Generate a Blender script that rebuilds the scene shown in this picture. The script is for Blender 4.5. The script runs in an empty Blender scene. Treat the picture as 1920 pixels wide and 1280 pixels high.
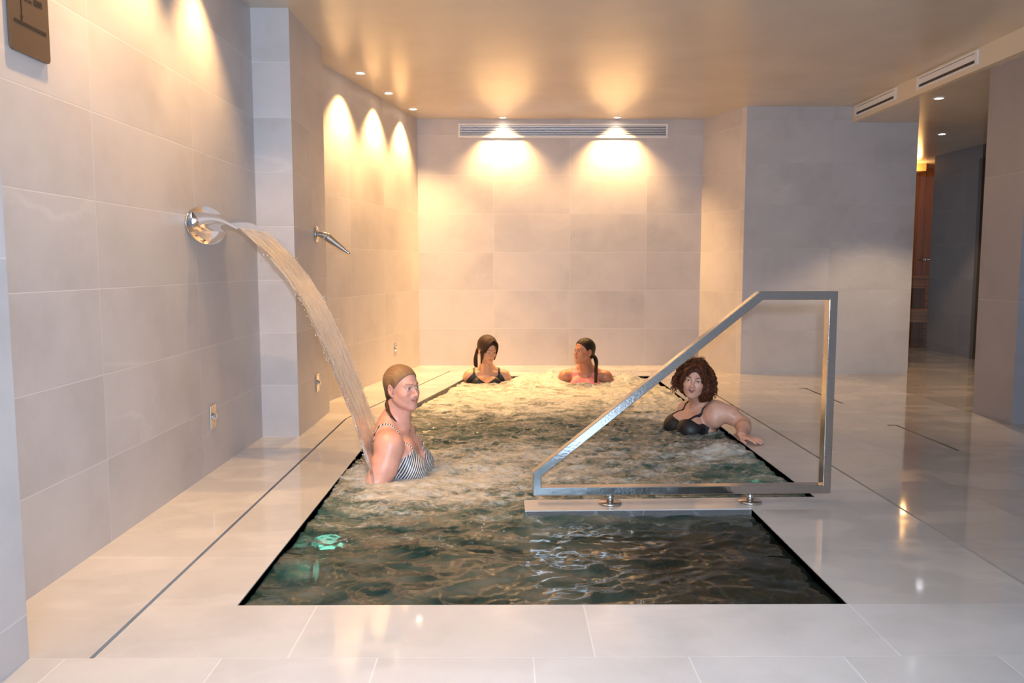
import bpy, bmesh, math, random
import numpy as np
from mathutils import Vector, Matrix
S = bpy.context.scene
C = S.collection
R = math.radians
random.seed(7)

# ------------------------------------------------------------------ camera, world, flash, exposure
cam = bpy.data.cameras.new('camera'); cam_o = bpy.data.objects.new('camera', cam); C.objects.link(cam_o)
cam.sensor_fit = 'HORIZONTAL'; cam.sensor_width = 36.0; cam.lens = 1500 / 1920 * 36.0
cam.clip_start = 0.05
cam_o.location = (0, 0, 0.975); cam_o.rotation_euler = (R(90 - 5.332), 0, R(-0.342))
S.camera = cam_o
S.view_settings.view_transform = 'Standard'; S.view_settings.look = 'None'
S.view_settings.exposure = -0.10; S.view_settings.gamma = 1.0; S.view_settings.use_curve_mapping = False
w = bpy.data.worlds.new('World'); S.world = w; w.use_nodes = True
w.node_tree.nodes['Background'].inputs[0].default_value = (0.76, 0.80, 0.94, 1)
w.node_tree.nodes['Background'].inputs[1].default_value = 0.33
S.cycles.max_bounces = 9; S.cycles.diffuse_bounces = 4; S.cycles.glossy_bounces = 4
S.cycles.transmission_bounces = 6; S.cycles.transparent_max_bounces = 10
S.cycles.use_denoising = True; S.cycles.sample_clamp_indirect = 6.0
S.cycles.caustics_reflective = False; S.cycles.caustics_refractive = False
WARM = (1.0, 0.57, 0.22)
# the photographer's pop-up flash, just above and right of the lens
fl = bpy.data.lights.new('camera_flash', 'SPOT'); fl.energy = 400; fl.color = (0.74, 0.84, 1.0)
fl.spot_size = R(118); fl.spot_blend = 0.9; fl.shadow_soft_size = 0.022
flo = bpy.data.objects.new('camera_flash', fl); C.objects.link(flo)
flo.location = (0.05, -0.02, 1.075); flo.rotation_euler = (R(90), 0, 0)
# daylight from the glazed front of the spa, behind the photographer
dl = bpy.data.lights.new('front_daylight', 'AREA'); dl.shape = 'RECTANGLE'; dl.size = 2.4; dl.size_y = 1.8
dl.energy = 150; dl.color = (0.46, 0.70, 1.0)
dlo = bpy.data.objects.new('front_daylight', dl); C.objects.link(dlo)
dlo.location = (0.5, -3.0, 1.5); dlo.rotation_euler = (R(88), 0, 0)

# ------------------------------------------------------------------ helpers
def new_mesh(name, verts, faces, mat=None, parent=None, smooth=False, uvs=None):
    me = bpy.data.meshes.new(name); me.from_pydata([tuple(v) for v in verts], [], [tuple(f) for f in faces]); me.update()
    o = bpy.data.objects.new(name, me); C.objects.link(o)
    if mat: me.materials.append(mat)
    if smooth: me.polygons.foreach_set('use_smooth', [True] * len(me.polygons))
    if parent is not None: o.parent = parent
    return o
def bm_obj(name, bm, mat=None, parent=None, smooth=False):
    bmesh.ops.recalc_face_normals(bm, faces=bm.faces)
    me = bpy.data.meshes.new(name); bm.to_mesh(me); bm.free()
    o = bpy.data.objects.new(name, me); C.objects.link(o)
    if mat: me.materials.append(mat)
    if smooth: me.polygons.foreach_set('use_smooth', [True] * len(me.polygons))
    if parent is not None: o.parent = parent
    return o
def empty(name, loc, label=None, cat=None, group=None, rotz=0):
    o = bpy.data.objects.new(name, None); C.objects.link(o); o.location = loc; o.rotation_euler = (0, 0, rotz)
    o.empty_display_size = .1
    return tag(o, label, cat, group)
def tag(o, label=None, cat=None, group=None, kind=None):
    if label: o['label'] = label
    if cat: o['category'] = cat
    if group: o['group'] = group
    if kind: o['kind'] = kind
    return o
def copy_tree(o, parent=None):
    c = o.copy(); C.objects.link(c); c.parent = parent
    for ch in [x for x in bpy.data.objects if x.parent == o]: copy_tree(ch, c)
    return c
def add_box(bm, x0, x1, y0, y1, z0, z1, bevel=0):
    r = bmesh.ops.create_cube(bm, size=1)
    for v in r['verts']:
        v.co = Vector(((x0 + x1) / 2 + v.co.x * (x1 - x0), (y0 + y1) / 2 + v.co.y * (y1 - y0), (z0 + z1) / 2 + v.co.z * (z1 - z0)))
    if bevel:
        es = list({e for v in r['verts'] for e in v.link_edges})
        bmesh.ops.bevel(bm, geom=es, offset=bevel, segments=2, affect='EDGES', profile=.5)
def add_lathe(bm, prof, n=32, mat=Matrix.Identity(4), sx=1, sy=1):
    rings = []
    for (r, z) in prof:
        rings.append([bm.verts.new(mat @ Vector((r * sx * math.cos(2 * math.pi * k / n), r * sy * math.sin(2 * math.pi * k / n), z))) for k in range(n)])
    for a, b in zip(rings, rings[1:]):
        for k in range(n): bm.faces.new((a[k], a[(k + 1) % n], b[(k + 1) % n], b[k]))
    bm.faces.new(rings[0][::-1]); bm.faces.new(rings[-1])
def add_tube(bm, pts, rad, n=8):
    pts = [Vector(p) for p in pts]; rings = []
    up = Vector((0, 0, 1))
    for i, p in enumerate(pts):
        t = (pts[min(i + 1, len(pts) - 1)] - pts[max(i - 1, 0)]).normalized()
        if i == 0:
            a = t.cross(up)
            if a.length < .1: a = t.cross(Vector((0, 1, 0)))
            a.normalize()
        else:
            a = (a - t * a.dot(t)).normalized()
        b = t.cross(a); r = rad[i] if hasattr(rad, '__len__') else rad
        rings.append([bm.verts.new(p + (a * math.cos(2 * math.pi * k / n) + b * math.sin(2 * math.pi * k / n)) * r) for k in range(n)])
    for A, B in zip(rings, rings[1:]):
        for k in range(n): bm.faces.new((A[k], A[(k + 1) % n], B[(k + 1) % n], B[k]))
    bm.faces.new(rings[0][::-1]); bm.faces.new(rings[-1])
def prism(name, poly, z0, z1, mat, parent=None, kind='structure'):
    n = len(poly)
    v = [(x, y, z1) for x, y in poly] + [(x, y, z0) for x, y in poly]
    f = [tuple(range(n)), tuple(range(2 * n - 1, n - 1, -1))] + [(i, n + i, n + (i + 1) % n, (i + 1) % n) for i in range(n)]
    bm = bmesh.new(); vs = [bm.verts.new(p) for p in v]
    for q in f: bm.faces.new([vs[k] for k in q])
    o = bm_obj(name, bm, mat, parent)
    me = o.data; uv = me.uv_layers.new(name='UVMap')
    for p in me.polygons:
        for li in p.loop_indices:
            co = me.vertices[me.loops[li].vertex_index].co
            uv.data[li].uv = (co.x, co.y) if abs(p.normal.z) > .5 else ((co.x + co.z, co.y) if abs(p.normal.x) > .5 else (co.x, co.y + co.z))
    if kind: o['kind'] = kind
    return o
def wall(name, p0, p1, z0, z1, mat, th=.12, u0=0.0):
    """upright wall whose visible face runs from p0 to p1; thickness goes to the left of that direction"""
    p0 = Vector((*p0, 0)); p1 = Vector((*p1, 0)); d = (p1 - p0).normalized(); nrm = Vector((-d.y, d.x, 0))
    L = (p1 - p0).length
    base = [p0, p1, p1 + nrm * th, p0 + nrm * th]
    bm = bmesh.new()
    lo = [bm.verts.new((q.x, q.y, z0)) for q in base]; hi = [bm.verts.new((q.x, q.y, z1)) for q in base]
    bm.faces.new(lo[::-1]); bm.faces.new(hi)
    for i in range(4): bm.faces.new((lo[i], lo[(i + 1) % 4], hi[(i + 1) % 4], hi[i]))
    o = bm_obj(name, bm, mat); me = o.data; uv = me.uv_layers.new(name='UVMap')
    for p in me.polygons:
        side = abs(p.normal.dot(nrm)) < .5
        for li in p.loop_indices:
            co = me.vertices[me.loops[li].vertex_index].co
            uv.data[li].uv = (u0 + ((co - p0).dot(nrm) if side else (co - p0).dot(d)), co.z)
    o['kind'] = 'structure'
    return o

# ------------------------------------------------------------------ materials
def mat_new(name):
    m = bpy.data.materials.new(name); m.use_nodes = True; nt = m.node_tree
    return m, nt, nt.nodes['Principled BSDF']
def simple(name, col, rough=.5, metal=0, **kw):
    m, nt, b = mat_new(name)
    b.inputs['Base Color'].default_value = (*col, 1); b.inputs['Roughness'].default_value = rough; b.inputs['Metallic'].default_value = metal
    for k, v in kw.items(): b.inputs[k].default_value = v
    return m
def N(nt, typ, **kw):
    n = nt.nodes.new(typ)
    for k, v in kw.items():
        if hasattr(n, k): setattr(n, k, v)
    return n
def M(nt, op, a, b=None, c=None, clamp=False):
    n = nt.nodes.new('ShaderNodeMath'); n.operation = op; n.use_clamp = clamp
    for i, v in enumerate((a, b, c)):
        if v is None: continue
        if isinstance(v, (int, float)): n.inputs[i].default_value = v
        else: nt.links.new(v, n.inputs[i])
    return n.outputs[0]
def mixc(nt, fac, a, b, mode='MIX'):
    n = nt.nodes.new('ShaderNodeMix'); n.data_type = 'RGBA'; n.blend_type = mode
    for s, v in ((n.inputs[0], fac), (n.inputs[6], a), (n.inputs[7], b)):
        if isinstance(v, (int, float)): s.default_value = v
        elif isinstance(v, tuple): s.default_value = (*v, 1)
        else: nt.links.new(v, s)
    return n.outputs[2]
def ramp(nt, fac, stops):
    n = nt.nodes.new('ShaderNodeValToRGB'); e = n.color_ramp.elements
    e[0].position, e[1].position = stops[0][0], stops[-1][0]
    e[0].color = (*stops[0][1], 1); e[1].color = (*stops[-1][1], 1)
    for p, c in stops[1:-1]:
        q = e.new(p); q.color = (*c, 1)
    nt.links.new(fac, n.inputs[0]); return n.outputs[0]
def tile(name, w, h, ox, oy, col, grout, rough=.35, g=.0018, stagger=0, vein=.25, wet=0.0, tint=.05, bumpy=0.0, coat=0.0):
    """stone-look porcelain tiles laid on UVs in metres"""
    m, nt, b = mat_new(name); L = nt.links.new
    uv = N(nt, 'ShaderNodeUVMap'); sep = N(nt, 'ShaderNodeSeparateXYZ'); L(uv.outputs[0], sep.inputs[0])
    v = M(nt, 'DIVIDE', M(nt, 'SUBTRACT', sep.outputs[1], oy), h)
    row = M(nt, 'FLOOR', v)
    u = M(nt, 'DIVIDE', M(nt, 'SUBTRACT', sep.outputs[0], ox), w)
    if stagger: u = M(nt, 'ADD', u, M(nt, 'MULTIPLY', row, stagger))
    colid = M(nt, 'FLOOR', u)
    fu = M(nt, 'ABSOLUTE', M(nt, 'SUBTRACT', M(nt, 'FRACT', u), .5)); fv = M(nt, 'ABSOLUTE', M(nt, 'SUBTRACT', M(nt, 'FRACT', v), .5))
    def line(fr, size):
        n = nt.nodes.new('ShaderNodeMapRange'); n.inputs[1].default_value = .5 - 1.6 * g / size; n.inputs[2].default_value = .5 - .6 * g / size
        L(fr, n.inputs[0]); return n.outputs[0]
    gm = M(nt, 'MAXIMUM', line(fu, w), line(fv, h))
    cmb = N(nt, 'ShaderNodeCombineXYZ'); L(colid, cmb.inputs[0]); L(row, cmb.inputs[1])
    wn = N(nt, 'ShaderNodeTexWhiteNoise'); L(cmb.outputs[0], wn.inputs[0])
    # the texture jumps from tile to tile
    off = N(nt, 'ShaderNodeVectorMath', operation='SCALE'); L(wn.outputs[1], off.inputs[0]); off.inputs[3].default_value = 7
    add = N(nt, 'ShaderNodeVectorMath', operation='ADD'); L(uv.outputs[0], add.inputs[0]); L(off.outputs[0], add.inputs[1])
    n1 = N(nt, 'ShaderNodeTexNoise'); n1.inputs['Scale'].default_value = 2.2; n1.inputs['Detail'].default_value = 7; n1.inputs['Roughness'].default_value = .62
    L(add.outputs[0], n1.inputs['Vector'])
    mp = N(nt, 'ShaderNodeMapping'); mp.inputs['Scale'].default_value = (1.0, 2.6, 1); mp.inputs['Rotation'].default_value = (0, 0, .35); L(add.outputs[0], mp.inputs[0])
    n2 = N(nt, 'ShaderNodeTexNoise'); n2.inputs['Scale'].default_value = .8; n2.inputs['Detail'].default_value = 5; n2.inputs['Distortion'].default_value = .6
    L(mp.outputs[0], n2.inputs['Vector'])
    vn = M(nt, 'SUBTRACT', 1.0, M(nt, 'MULTIPLY', M(nt, 'ABSOLUTE', M(nt, 'SUBTRACT', n2.outputs[0], .5)), 42, clamp=True), clamp=True)
    n3 = N(nt, 'ShaderNodeTexNoise'); n3.inputs['Scale'].default_value = 1.1; L(add.outputs[0], n3.inputs['Vector'])
    vmask = M(nt, 'MULTIPLY', vn, M(nt, 'MULTIPLY', M(nt, 'SUBTRACT', n3.outputs[0], .5), 6, clamp=True))
    dark = tuple(c * .86 for c in col); light = tuple(min(1, c * 1.08) for c in col)
    base = ramp(nt, n1.outputs[0], [(.3, dark), (.5, col), (.72, light)])
    base = mixc(nt, M(nt, 'MULTIPLY', vmask, vein), base, tuple(min(1, c * 1.35) for c in col))
    tv = M(nt, 'ADD', 1 - tint / 2, M(nt, 'MULTIPLY', wn.outputs[0], tint))
    hs = N(nt, 'ShaderNodeHueSaturation'); L(base, hs.inputs['Color']); L(tv, hs.inputs['Value'])
    final = mixc(nt, gm, hs.outputs[0], grout)
    rg = M(nt, 'ADD', rough - .06, M(nt, 'MULTIPLY', n1.outputs[0], .12))
    hgt = M(nt, 'MULTIPLY', gm, -1.0)
    if wet:
        # shallow puddles: smoother and a little darker where a patchy film of water lies
        nw = N(nt, 'ShaderNodeTexNoise'); nw.inputs['Scale'].default_value = 2.3; nw.inputs['Detail'].default_value = 3
        mpw = N(nt, 'ShaderNodeMapping'); mpw.inputs['Scale'].default_value = (.8, 1.4, 1); L(uv.outputs[0], mpw.inputs[0]); L(mpw.outputs[0], nw.inputs['Vector'])
        pm = N(nt, 'ShaderNodeMapRange'); pm.inputs[1].default_value = .52 - .1 * wet; pm.inputs[2].default_value = .58 - .1 * wet; L(nw.outputs[0], pm.inputs[0])
        rg = M(nt, 'MULTIPLY', rg, M(nt, 'SUBTRACT', 1.0, M(nt, 'MULTIPLY', pm.outputs[0], .75)))
        final = mixc(nt, M(nt, 'MULTIPLY', pm.outputs[0], .16 * min(1, wet)), final, tuple(c * .45 for c in col))
    bmp = N(nt, 'ShaderNodeBump'); bmp.inputs['Strength'].default_value = .18; bmp.inputs['Distance'].default_value = .0015
    if bumpy:
        nb = N(nt, 'ShaderNodeTexNoise'); nb.inputs['Scale'].default_value = 9; nb.inputs['Detail'].default_value = 2; L(uv.outputs[0], nb.inputs['Vector'])
        hgt = M(nt, 'ADD', hgt, M(nt, 'MULTIPLY', nb.outputs[0], bumpy))
    L(hgt, bmp.inputs['Height']); L(bmp.outputs[0], b.inputs['Normal'])
    L(final, b.inputs['Base Color']); L(rg, b.inputs['Roughness'])
    b.inputs['Coat Weight'].default_value = coat; b.inputs['Coat Roughness'].default_value = .08
    return m
WC = (.50, .475, .475); WG = (.59, .56, .555)
m_wall_left = tile('left_wall_tile', .88, .30, 1.56, 0, WC, WG, rough=.42, vein=.35)
m_wall_back = tile('back_wall_tile', .745, .372, .612, 0, WC, WG, rough=.45, stagger=0, vein=.15, tint=.1)
m_wall_pier = tile('pier_tile', .78, .375, 0, .02, (.46, .445, .45), (.43, .415, .42), rough=.42, vein=.25)
m_wall_dark = tile('corridor_tile', 6, .375, .3, .1, (.22, .205, .205), (.30, .28, .27), rough=.4, vein=.1)
m_column = tile('column_tile', 5, .79, 3, .76, (.25, .235, .245), (.33, .31, .31), rough=.4, vein=.15)
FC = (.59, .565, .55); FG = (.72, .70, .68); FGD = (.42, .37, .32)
m_floor_front = tile('floor_tile_front', .39, .78, .065, 1.925 - .78, FC, FG, rough=.2, vein=.2, wet=.6, coat=.3, bumpy=.7)
m_floor_cop = tile('floor_tile_coping', .77, 5, .22, 0, FC, FG, rough=.2, vein=.2, wet=.5, coat=.3, bumpy=.7)
m_floor_left = tile('floor_tile_left', 5, .80, 1, 2.62, FC, FG, rough=.22, vein=.25, wet=.9, coat=.3)
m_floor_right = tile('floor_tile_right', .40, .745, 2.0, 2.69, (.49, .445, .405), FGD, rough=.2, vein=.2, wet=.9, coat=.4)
m_floor_rcop = tile('floor_tile_right_coping', 5, .745, 2.0, 2.69, (.53, .495, .465), (.56, .52, .48), rough=.2, vein=.2, wet=.8, coat=.4)
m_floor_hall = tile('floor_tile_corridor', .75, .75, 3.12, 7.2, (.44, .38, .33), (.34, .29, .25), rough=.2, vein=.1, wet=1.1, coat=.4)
def ceil_mat():
    m, nt, b = mat_new('satin_ceiling_paint')
    n = N(nt, 'ShaderNodeTexNoise'); n.inputs['Scale'].default_value = 2.5; n.inputs['Detail'].default_value = 3
    tc = N(nt, 'ShaderNodeTexCoord'); nt.links.new(tc.outputs['Object'], n.inputs['Vector'])
    nt.links.new(ramp(nt, n.outputs[0], [(.3, (.57, .50, .41)), (.7, (.62, .55, .455))]), b.inputs['Base Color'])
    b.inputs['Roughness'].default_value = .24; b.inputs['Specular IOR Level'].default_value = .6
    bp = N(nt, 'ShaderNodeBump'); bp.inputs['Strength'].default_value = .05; bp.inputs['Distance'].default_value = .01
    nt.links.new(n.outputs[0], bp.inputs['Height']); nt.links.new(bp.outputs[0], b.inputs['Normal'])
    return m
m_ceil = ceil_mat()
m_dark = simple('dark_channel', (.035, .03, .028), .5)
m_steel = simple('brushed_steel', (.62, .59, .56), .22, 1.0)
m_chrome = simple('polished_chrome', (.82, .82, .84), .05, 1.0)
m_bronze = simple('bronze_tinted_plate', (.20, .15, .11), .38, .7)
m_white = simple('white_metal', (.74, .73, .72), .4)
m_alu = simple('grey_aluminium', (.55, .54, .54), .4, .6)
m_black = simple('black_engraving', (.02, .015, .012), .6)
def slate_mat():
    m, nt, b = mat_new('dark_veined_slate'); L = nt.links.new
    tc = N(nt, 'ShaderNodeTexCoord')
    n = N(nt, 'ShaderNodeTexNoise'); n.inputs['Scale'].default_value = 3.5; n.inputs['Detail'].default_value = 8; n.inputs['Distortion'].default_value = 1.2
    L(tc.outputs['Object'], n.inputs['Vector'])
    c1 = ramp(nt, n.outputs[0], [(.3, (.020, .030, .036)), (.5, (.055, .058, .066)), (.66, (.105, .090, .085))])
    v = M(nt, 'SUBTRACT', 1.0, M(nt, 'MULTIPLY', M(nt, 'ABSOLUTE', M(nt, 'SUBTRACT', n.outputs[0], .52)), 45), clamp=True)
    L(mixc(nt, M(nt, 'MULTIPLY', v, .6), c1, (.40, .44, .50)), b.inputs['Base Color'])
    b.inputs['Roughness'].default_value = .35
    return m
m_slate = slate_mat()

# ------------------------------------------------------------------ room shell
CZ = 2.39; LZ = 2.25
K = 'structure'
wall('wall_left', (-1.41, 4.55), (-1.41, 1.90), 0, CZ, m_wall_left, th=-.15, u0=-.21)
prism('wall_near', [(-1.56, -3.4), (-1.195, -3.4), (-1.195, 1.925), (-1.56, 1.925)], 0, CZ, m_wall_left)
def box_uv(name, x0, x1, y0, y1, z0, z1, mat, us=0, vs=0):
    bm = bmesh.new(); add_box(bm, x0, x1, y0, y1, z0, z1); o = bm_obj(name, bm, mat); me = o.data; uv = me.uv_layers.new(name='UVMap')
    for p in me.polygons:
        for li in p.loop_indices:
            co = me.vertices[me.loops[li].vertex_index].co
            uv.data[li].uv = (co.y + us, co.z) if abs(p.normal.x) > .5 else ((co.x + vs, co.z) if abs(p.normal.y) > .5 else (co.x, co.y))
    o['kind'] = K; return o
box_uv('wall_pillar', -1.56, -1.200, 4.55, 5.34, 0, CZ, m_wall_left, us=.1, vs=3.4)
# slanted wall behind the pillar
wall('wall_slanted', (-0.866, 7.867), (-1.41, 5.20), 0, CZ, tile('slanted_wall_tile', .745, .372, .2, 0, WC, WG, rough=.42, vein=.15, tint=.1), th=-.15)
wall('wall_back', (-1.05, 7.867), (2.2, 7.867), 0, CZ, m_wall_back, th=.15, u0=-1.05)
wall('wall_flared', (1.893, 7.867), (2.125, 7.23), 0, CZ, m_wall_back, th=.10)
box_uv('wall_pier', 2.125, 3.655, 7.23, 7.95, 0, CZ, m_wall_pier, vs=-2.90)
box_uv('wall_column', 3.135, 4.3, 4.89, 5.31, 0, LZ, m_column, us=-2.5, vs=0)
wall('wall_corridor', (4.96, 8.46), (4.96, 9.40), 0, LZ, m_wall_dark, th=-.12)
wall('wall_corridor_near', (5.3, 5.31), (5.3, 8.4), 0, LZ, m_wall_dark, th=-.12)
prism('ceiling', [(-1.56, -3.4), (3.06, -3.4), (3.06, 7.9), (-1.56, 7.9)], CZ, CZ + .1, m_ceil)
prism('ceiling_lower', [(3.10, -3.4), (5.6, -3.4), (5.6, 11), (3.66, 11), (3.10, 8)], LZ, LZ + .1, m_ceil)
box_uv('trim_1', 3.06, 3.10, -3.4, 7.23, LZ, CZ, simple('beam_paint', (.66, .57, .44), .4))
tag(bpy.data.objects['trim_1'], kind=K)

# floor slabs round the pool, with the overflow channel left open between them
FT = -.05
prism('floor', [(-1.56, -3.4), (5.6, -3.4), (5.6, 1.925), (-1.56, 1.925)], FT, 0, m_floor_front)
GL, GR, G = -1.041, 1.597, .012
def kx(y, x0=GL): return x0 + max(0, y - 5.10) * .2135
YB = 7.455
prism('floor_left', [(-1.56, 1.925), (GL - G / 2, 1.925), (GL - G / 2, 5.10), (kx(YB) - G / 2, YB + .006), (GR + G / 2, YB + .006), (GR + G / 2, 7.95), (-1.56, 7.95)], FT, 0, m_floor_left)
PXL, PXR1, PXR, PY0, PYM0, PYM1, PYB = -.782, .990, 1.312, 2.238, 3.155, 3.310, 7.12
PKX = PXL + (PYB - 5.06) * .2135
prism('floor_coping_front', [(GL + G / 2, 1.9255), (GR - G / 2, 1.9255), (GR - G / 2, PY0), (PXR1, PY0), (PXL, PY0), (GL + G / 2, PY0)], FT, 0, m_floor_cop)
prism('floor_coping_left', [(GL + G / 2, PY0), (PXL, PY0), (PXL, 5.06), (PKX, PYB), (PXR, PYB), (PXR, YB - .006), (kx(YB) + G / 2, YB - .006), (GL + G / 2, 5.10)], FT, 0, m_floor_left)
prism('floor_coping_right', [(PXR1, PY0), (GR - G / 2, PY0), (GR - G / 2, YB - .006), (PXR, YB - .006), (PXR, PYM1 + .014), (.070, PYM1 - .026), (.070, PYM0 - .020), (PXR1, PYM0 + .005)], FT, 0, m_floor_rcop)
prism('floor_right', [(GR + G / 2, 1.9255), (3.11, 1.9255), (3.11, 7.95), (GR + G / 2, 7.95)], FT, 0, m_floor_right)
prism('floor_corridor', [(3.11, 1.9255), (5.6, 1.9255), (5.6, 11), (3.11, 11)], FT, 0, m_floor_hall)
# floor of the channel
ch = prism('trim_2', [(GL - .02, 1.93), (GL + .02, 1.93), (GL + .02, 5.10), (kx(YB) + .02, YB - .02), (GR - .02, YB - .02), (GR - .02, 1.93), (GR + .02, 1.93), (GR + .02, YB + .02), (kx(YB) - .02, YB + .02), (GL - .02, 5.10)], -.04, -.022, m_dark)

# pool basin: dark slate shell, side bench, entry step
def basin():
    bm = bmesh.new()
    out = [(PXL, PY0), (PXR1, PY0), (PXR1, PYM0 + .005), (.07, PYM0 - .020), (.07, PYM1 - .026), (PXR, PYM1 + .014), (PXR, PYB), (PKX, PYB), (PXL, 5.06)]
    zf = -.95; n = len(out)
    top = [bm.verts.new((x, y, -.004)) for x, y in out]; bot = [bm.verts.new((x, y, zf)) for x, y in out]
    for i in range(n): bm.faces.new((top[i], top[(i + 1) % n], bot[(i + 1) % n], bot[i]))
    bm.faces.new(bot)
    o = bm_obj('trim_3', bm, m_slate); tag(o, kind=K); return o
basin()
bmx = bmesh.new()
add_box(bmx, PXL + .001, PXL + .42, 3.3, 5.0, -.94, -.46)
add_box(bmx, PXR - .42, PXR - .001, 3.5, 6.6, -.94, -.46)
add_box(bmx, PKX + .001, PXR - .001, PYB - .42, PYB - .001, -.94, -.46)
tag(bm_obj('trim_4', bmx, m_slate), kind=K)
bmx = bmesh.new()
for i, (x0, z) in enumerate(((.66, -.17), (.34, -.36), (.04, -.55))): add_box(bmx, x0, PXR1 - .001, PY0 + .001, PYM0 - .001, -.94, z)
tag(bm_obj('trim_5', bmx, m_slate), kind=K)

# ------------------------------------------------------------------ sauna behind the corridor
def wood_mat(name, col, vertical=True, w=.09):
    m, nt, b = mat_new(name); L = nt.links.new
    tc = N(nt, 'ShaderNodeTexCoord'); sp = N(nt, 'ShaderNodeSeparateXYZ'); L(tc.outputs['Object'], sp.inputs[0])
    a = sp.outputs[0] if vertical else sp.outputs[2]
    u = M(nt, 'DIVIDE', a, w); gm = M(nt, 'GREATER_THAN', M(nt, 'ABSOLUTE', M(nt, 'SUBTRACT', M(nt, 'FRACT', u), .5)), .46)
    mp = N(nt, 'ShaderNodeMapping'); mp.inputs['Scale'].default_value = (14, 14, 1) if vertical else (1, 14, 14); L(tc.outputs['Object'], mp.inputs[0])
    n = N(nt, 'ShaderNodeTexNoise'); n.inputs['Scale'].default_value = 2; n.inputs['Detail'].default_value = 4; L(mp.outputs[0], n.inputs['Vector'])
    c = ramp(nt, n.outputs[0], [(.3, tuple(x * .7 for x in col)), (.7, col)])
    L(mixc(nt, gm, c, tuple(x * .25 for x in col)), b.inputs['Base Color']); b.inputs['Roughness'].default_value = .4
    return m
m_wood = wood_mat('sauna_planks', (.42, .17, .06)); m_woodh = wood_mat('sauna_bench_wood', (.58, .24, .08), False)
wall('wall_sauna', (4.5, 10.6), (6.3, 10.6), 0, LZ, m_wood, th=.05)
wall('wall_sauna_side', (5.55, 9.6), (5.55, 10.6), 0, LZ, m_wood, th=-.05)
box_uv('trim_6', 4.70, 5.20, 10.05, 10.58, 2.16, LZ, simple('sauna_fascia', (.62, .38, .14), .4))
sb = empty('sauna_bench', (5.0, 10.3, 0), 'two-tier wooden sauna bench in the lit room past the corridor', 'bench')
for (z, y0, y1) in ((.86, 10.28, 10.58), (.44, 9.95, 10.28)):
    bm = bmesh.new()
    for k in range(3):
        yy = y0 + k * (y1 - y0) / 3; add_box(bm, -.5, .5, yy - 10.3, yy - 10.3 + .08, z - .03, z, .003)
    bm_obj('seat', bm, m_woodh, sb)
    bm = bmesh.new(); add_box(bm, -.5, .5, y0 - 10.3 + .02, y0 - 10.3 + .045, z - .16, z - .03, .003); bm_obj('front_board', bm, m_woodh, sb)
for x in (-.36, -.04, .4):
    bm = bmesh.new(); add_box(bm, x, x + .05, -.02, .03, 0, .83, .003); bm_obj('leg', bm, m_woodh, sb)
gd = empty('glass_door', (4.80, 9.70, 0), 'frameless glass sauna door with a round metal handle at the corridor end', 'door')
bm = bmesh.new(); add_box(bm, -.3, .33, -.004, .004, .01, 2.05)
m_glass, _nt, _b = mat_new('clear_glass')
_b.inputs['Roughness'].default_value = 0; _b.inputs['IOR'].default_value = 1.45
_tr = N(_nt, 'ShaderNodeBsdfTransparent'); _gl = N(_nt, 'ShaderNodeBsdfGlossy'); _gl.inputs['Roughness'].default_value = .01
_mx = N(_nt, 'ShaderNodeMixShader'); _fr = N(_nt, 'ShaderNodeFresnel'); _tr.inputs[0].default_value = (.95, .93, .88, 1)
_nt.links.new(_fr.outputs[0], _mx.inputs[0]); _nt.links.new(_tr.outputs[0], _mx.inputs[1]); _nt.links.new(_gl.outputs[0], _mx.inputs[2])
_nt.links.new(_mx.outputs[0], _nt.nodes['Material Output'].inputs[0])
bm_obj('pane', bm, m_glass, gd)
bm = bmesh.new(); add_tube(bm, [(.22, -.004, 1.06), (.22, -.05, 1.06), (.285, -.06, 1.065)], .010, 10); add_lathe(bm, [(.0, -.02), (.018, -.015), (.022, 0), (.018, .015), (0, .02)], 14, Matrix.Translation((.22, -.05, 1.06)))
bm_obj('handle', bm, m_chrome, gd, True)
lt = bpy.data.lights.new('sauna_lamp', 'POINT'); lt.energy = 8; lt.color = (1, .55, .2); lt.shadow_soft_size = .08
lo = bpy.data.objects.new('sauna_lamp', lt); C.objects.link(lo); lo.location = (5.0, 9.95, 2.12)
jm = prism('trim_7', [(4.93, 8.40), (5.10, 8.40), (5.10, 8.46), (4.93, 8.46)], 0, 2.1, simple('dark_door_jamb', (.10, .085, .075), .4))

# ------------------------------------------------------------------ ceiling downlights
m_lamp, _nt, _b = mat_new('lit_halogen'); _b.inputs['Emission Color'].default_value = (1, .82, .62, 1); _b.inputs['Emission Strength'].default_value = 22
m_led, _nt, _b = mat_new('lit_led'); _b.inputs['Emission Color'].default_value = (.95, .93, 1, 1); _b.inputs['Emission Strength'].default_value = 22
def downlight(x, y, z, label, group, power, col, led=False, size=100, blend=.75, rad=.02):
    t = empty('ceiling_downlight', (x, y, z), label, 'ceiling light', group)
    bm = bmesh.new(); add_lathe(bm, [(.030, -.001), (.030, -.004), (.034, -.006), (.041, -.005), (.044, -.001), (.044, 0.0)], 28); bm_obj('trim_ring', bm, m_white, t, True)
    bm = bmesh.new(); add_lathe(bm, [(0, -.003), (.028, -.003), (.028, -.001), (0, -.001)], 24); bm_obj('bulb', bm, m_led if led else m_lamp, t)
    l = bpy.data.lights.new('downlight_beam', 'SPOT'); l.energy = power; l.color = col; l.spot_size = R(size); l.spot_blend = blend; l.shadow_soft_size = rad
    lo = bpy.data.objects.new('downlight_beam', l); C.objects.link(lo); lo.parent = t; lo.location = (0, 0, -.012)
    return t
gl_ = 'warm downlights washing the left walls'
downlight(-1.075, 6.03, CZ, 'lit warm ceiling spot nearest the pillar, first of three along the slanted wall', gl_, 200, WARM)
downlight(-.968, 6.71, CZ, 'lit warm ceiling spot, middle one of three along the slanted wall', gl_, 200, WARM)
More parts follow.
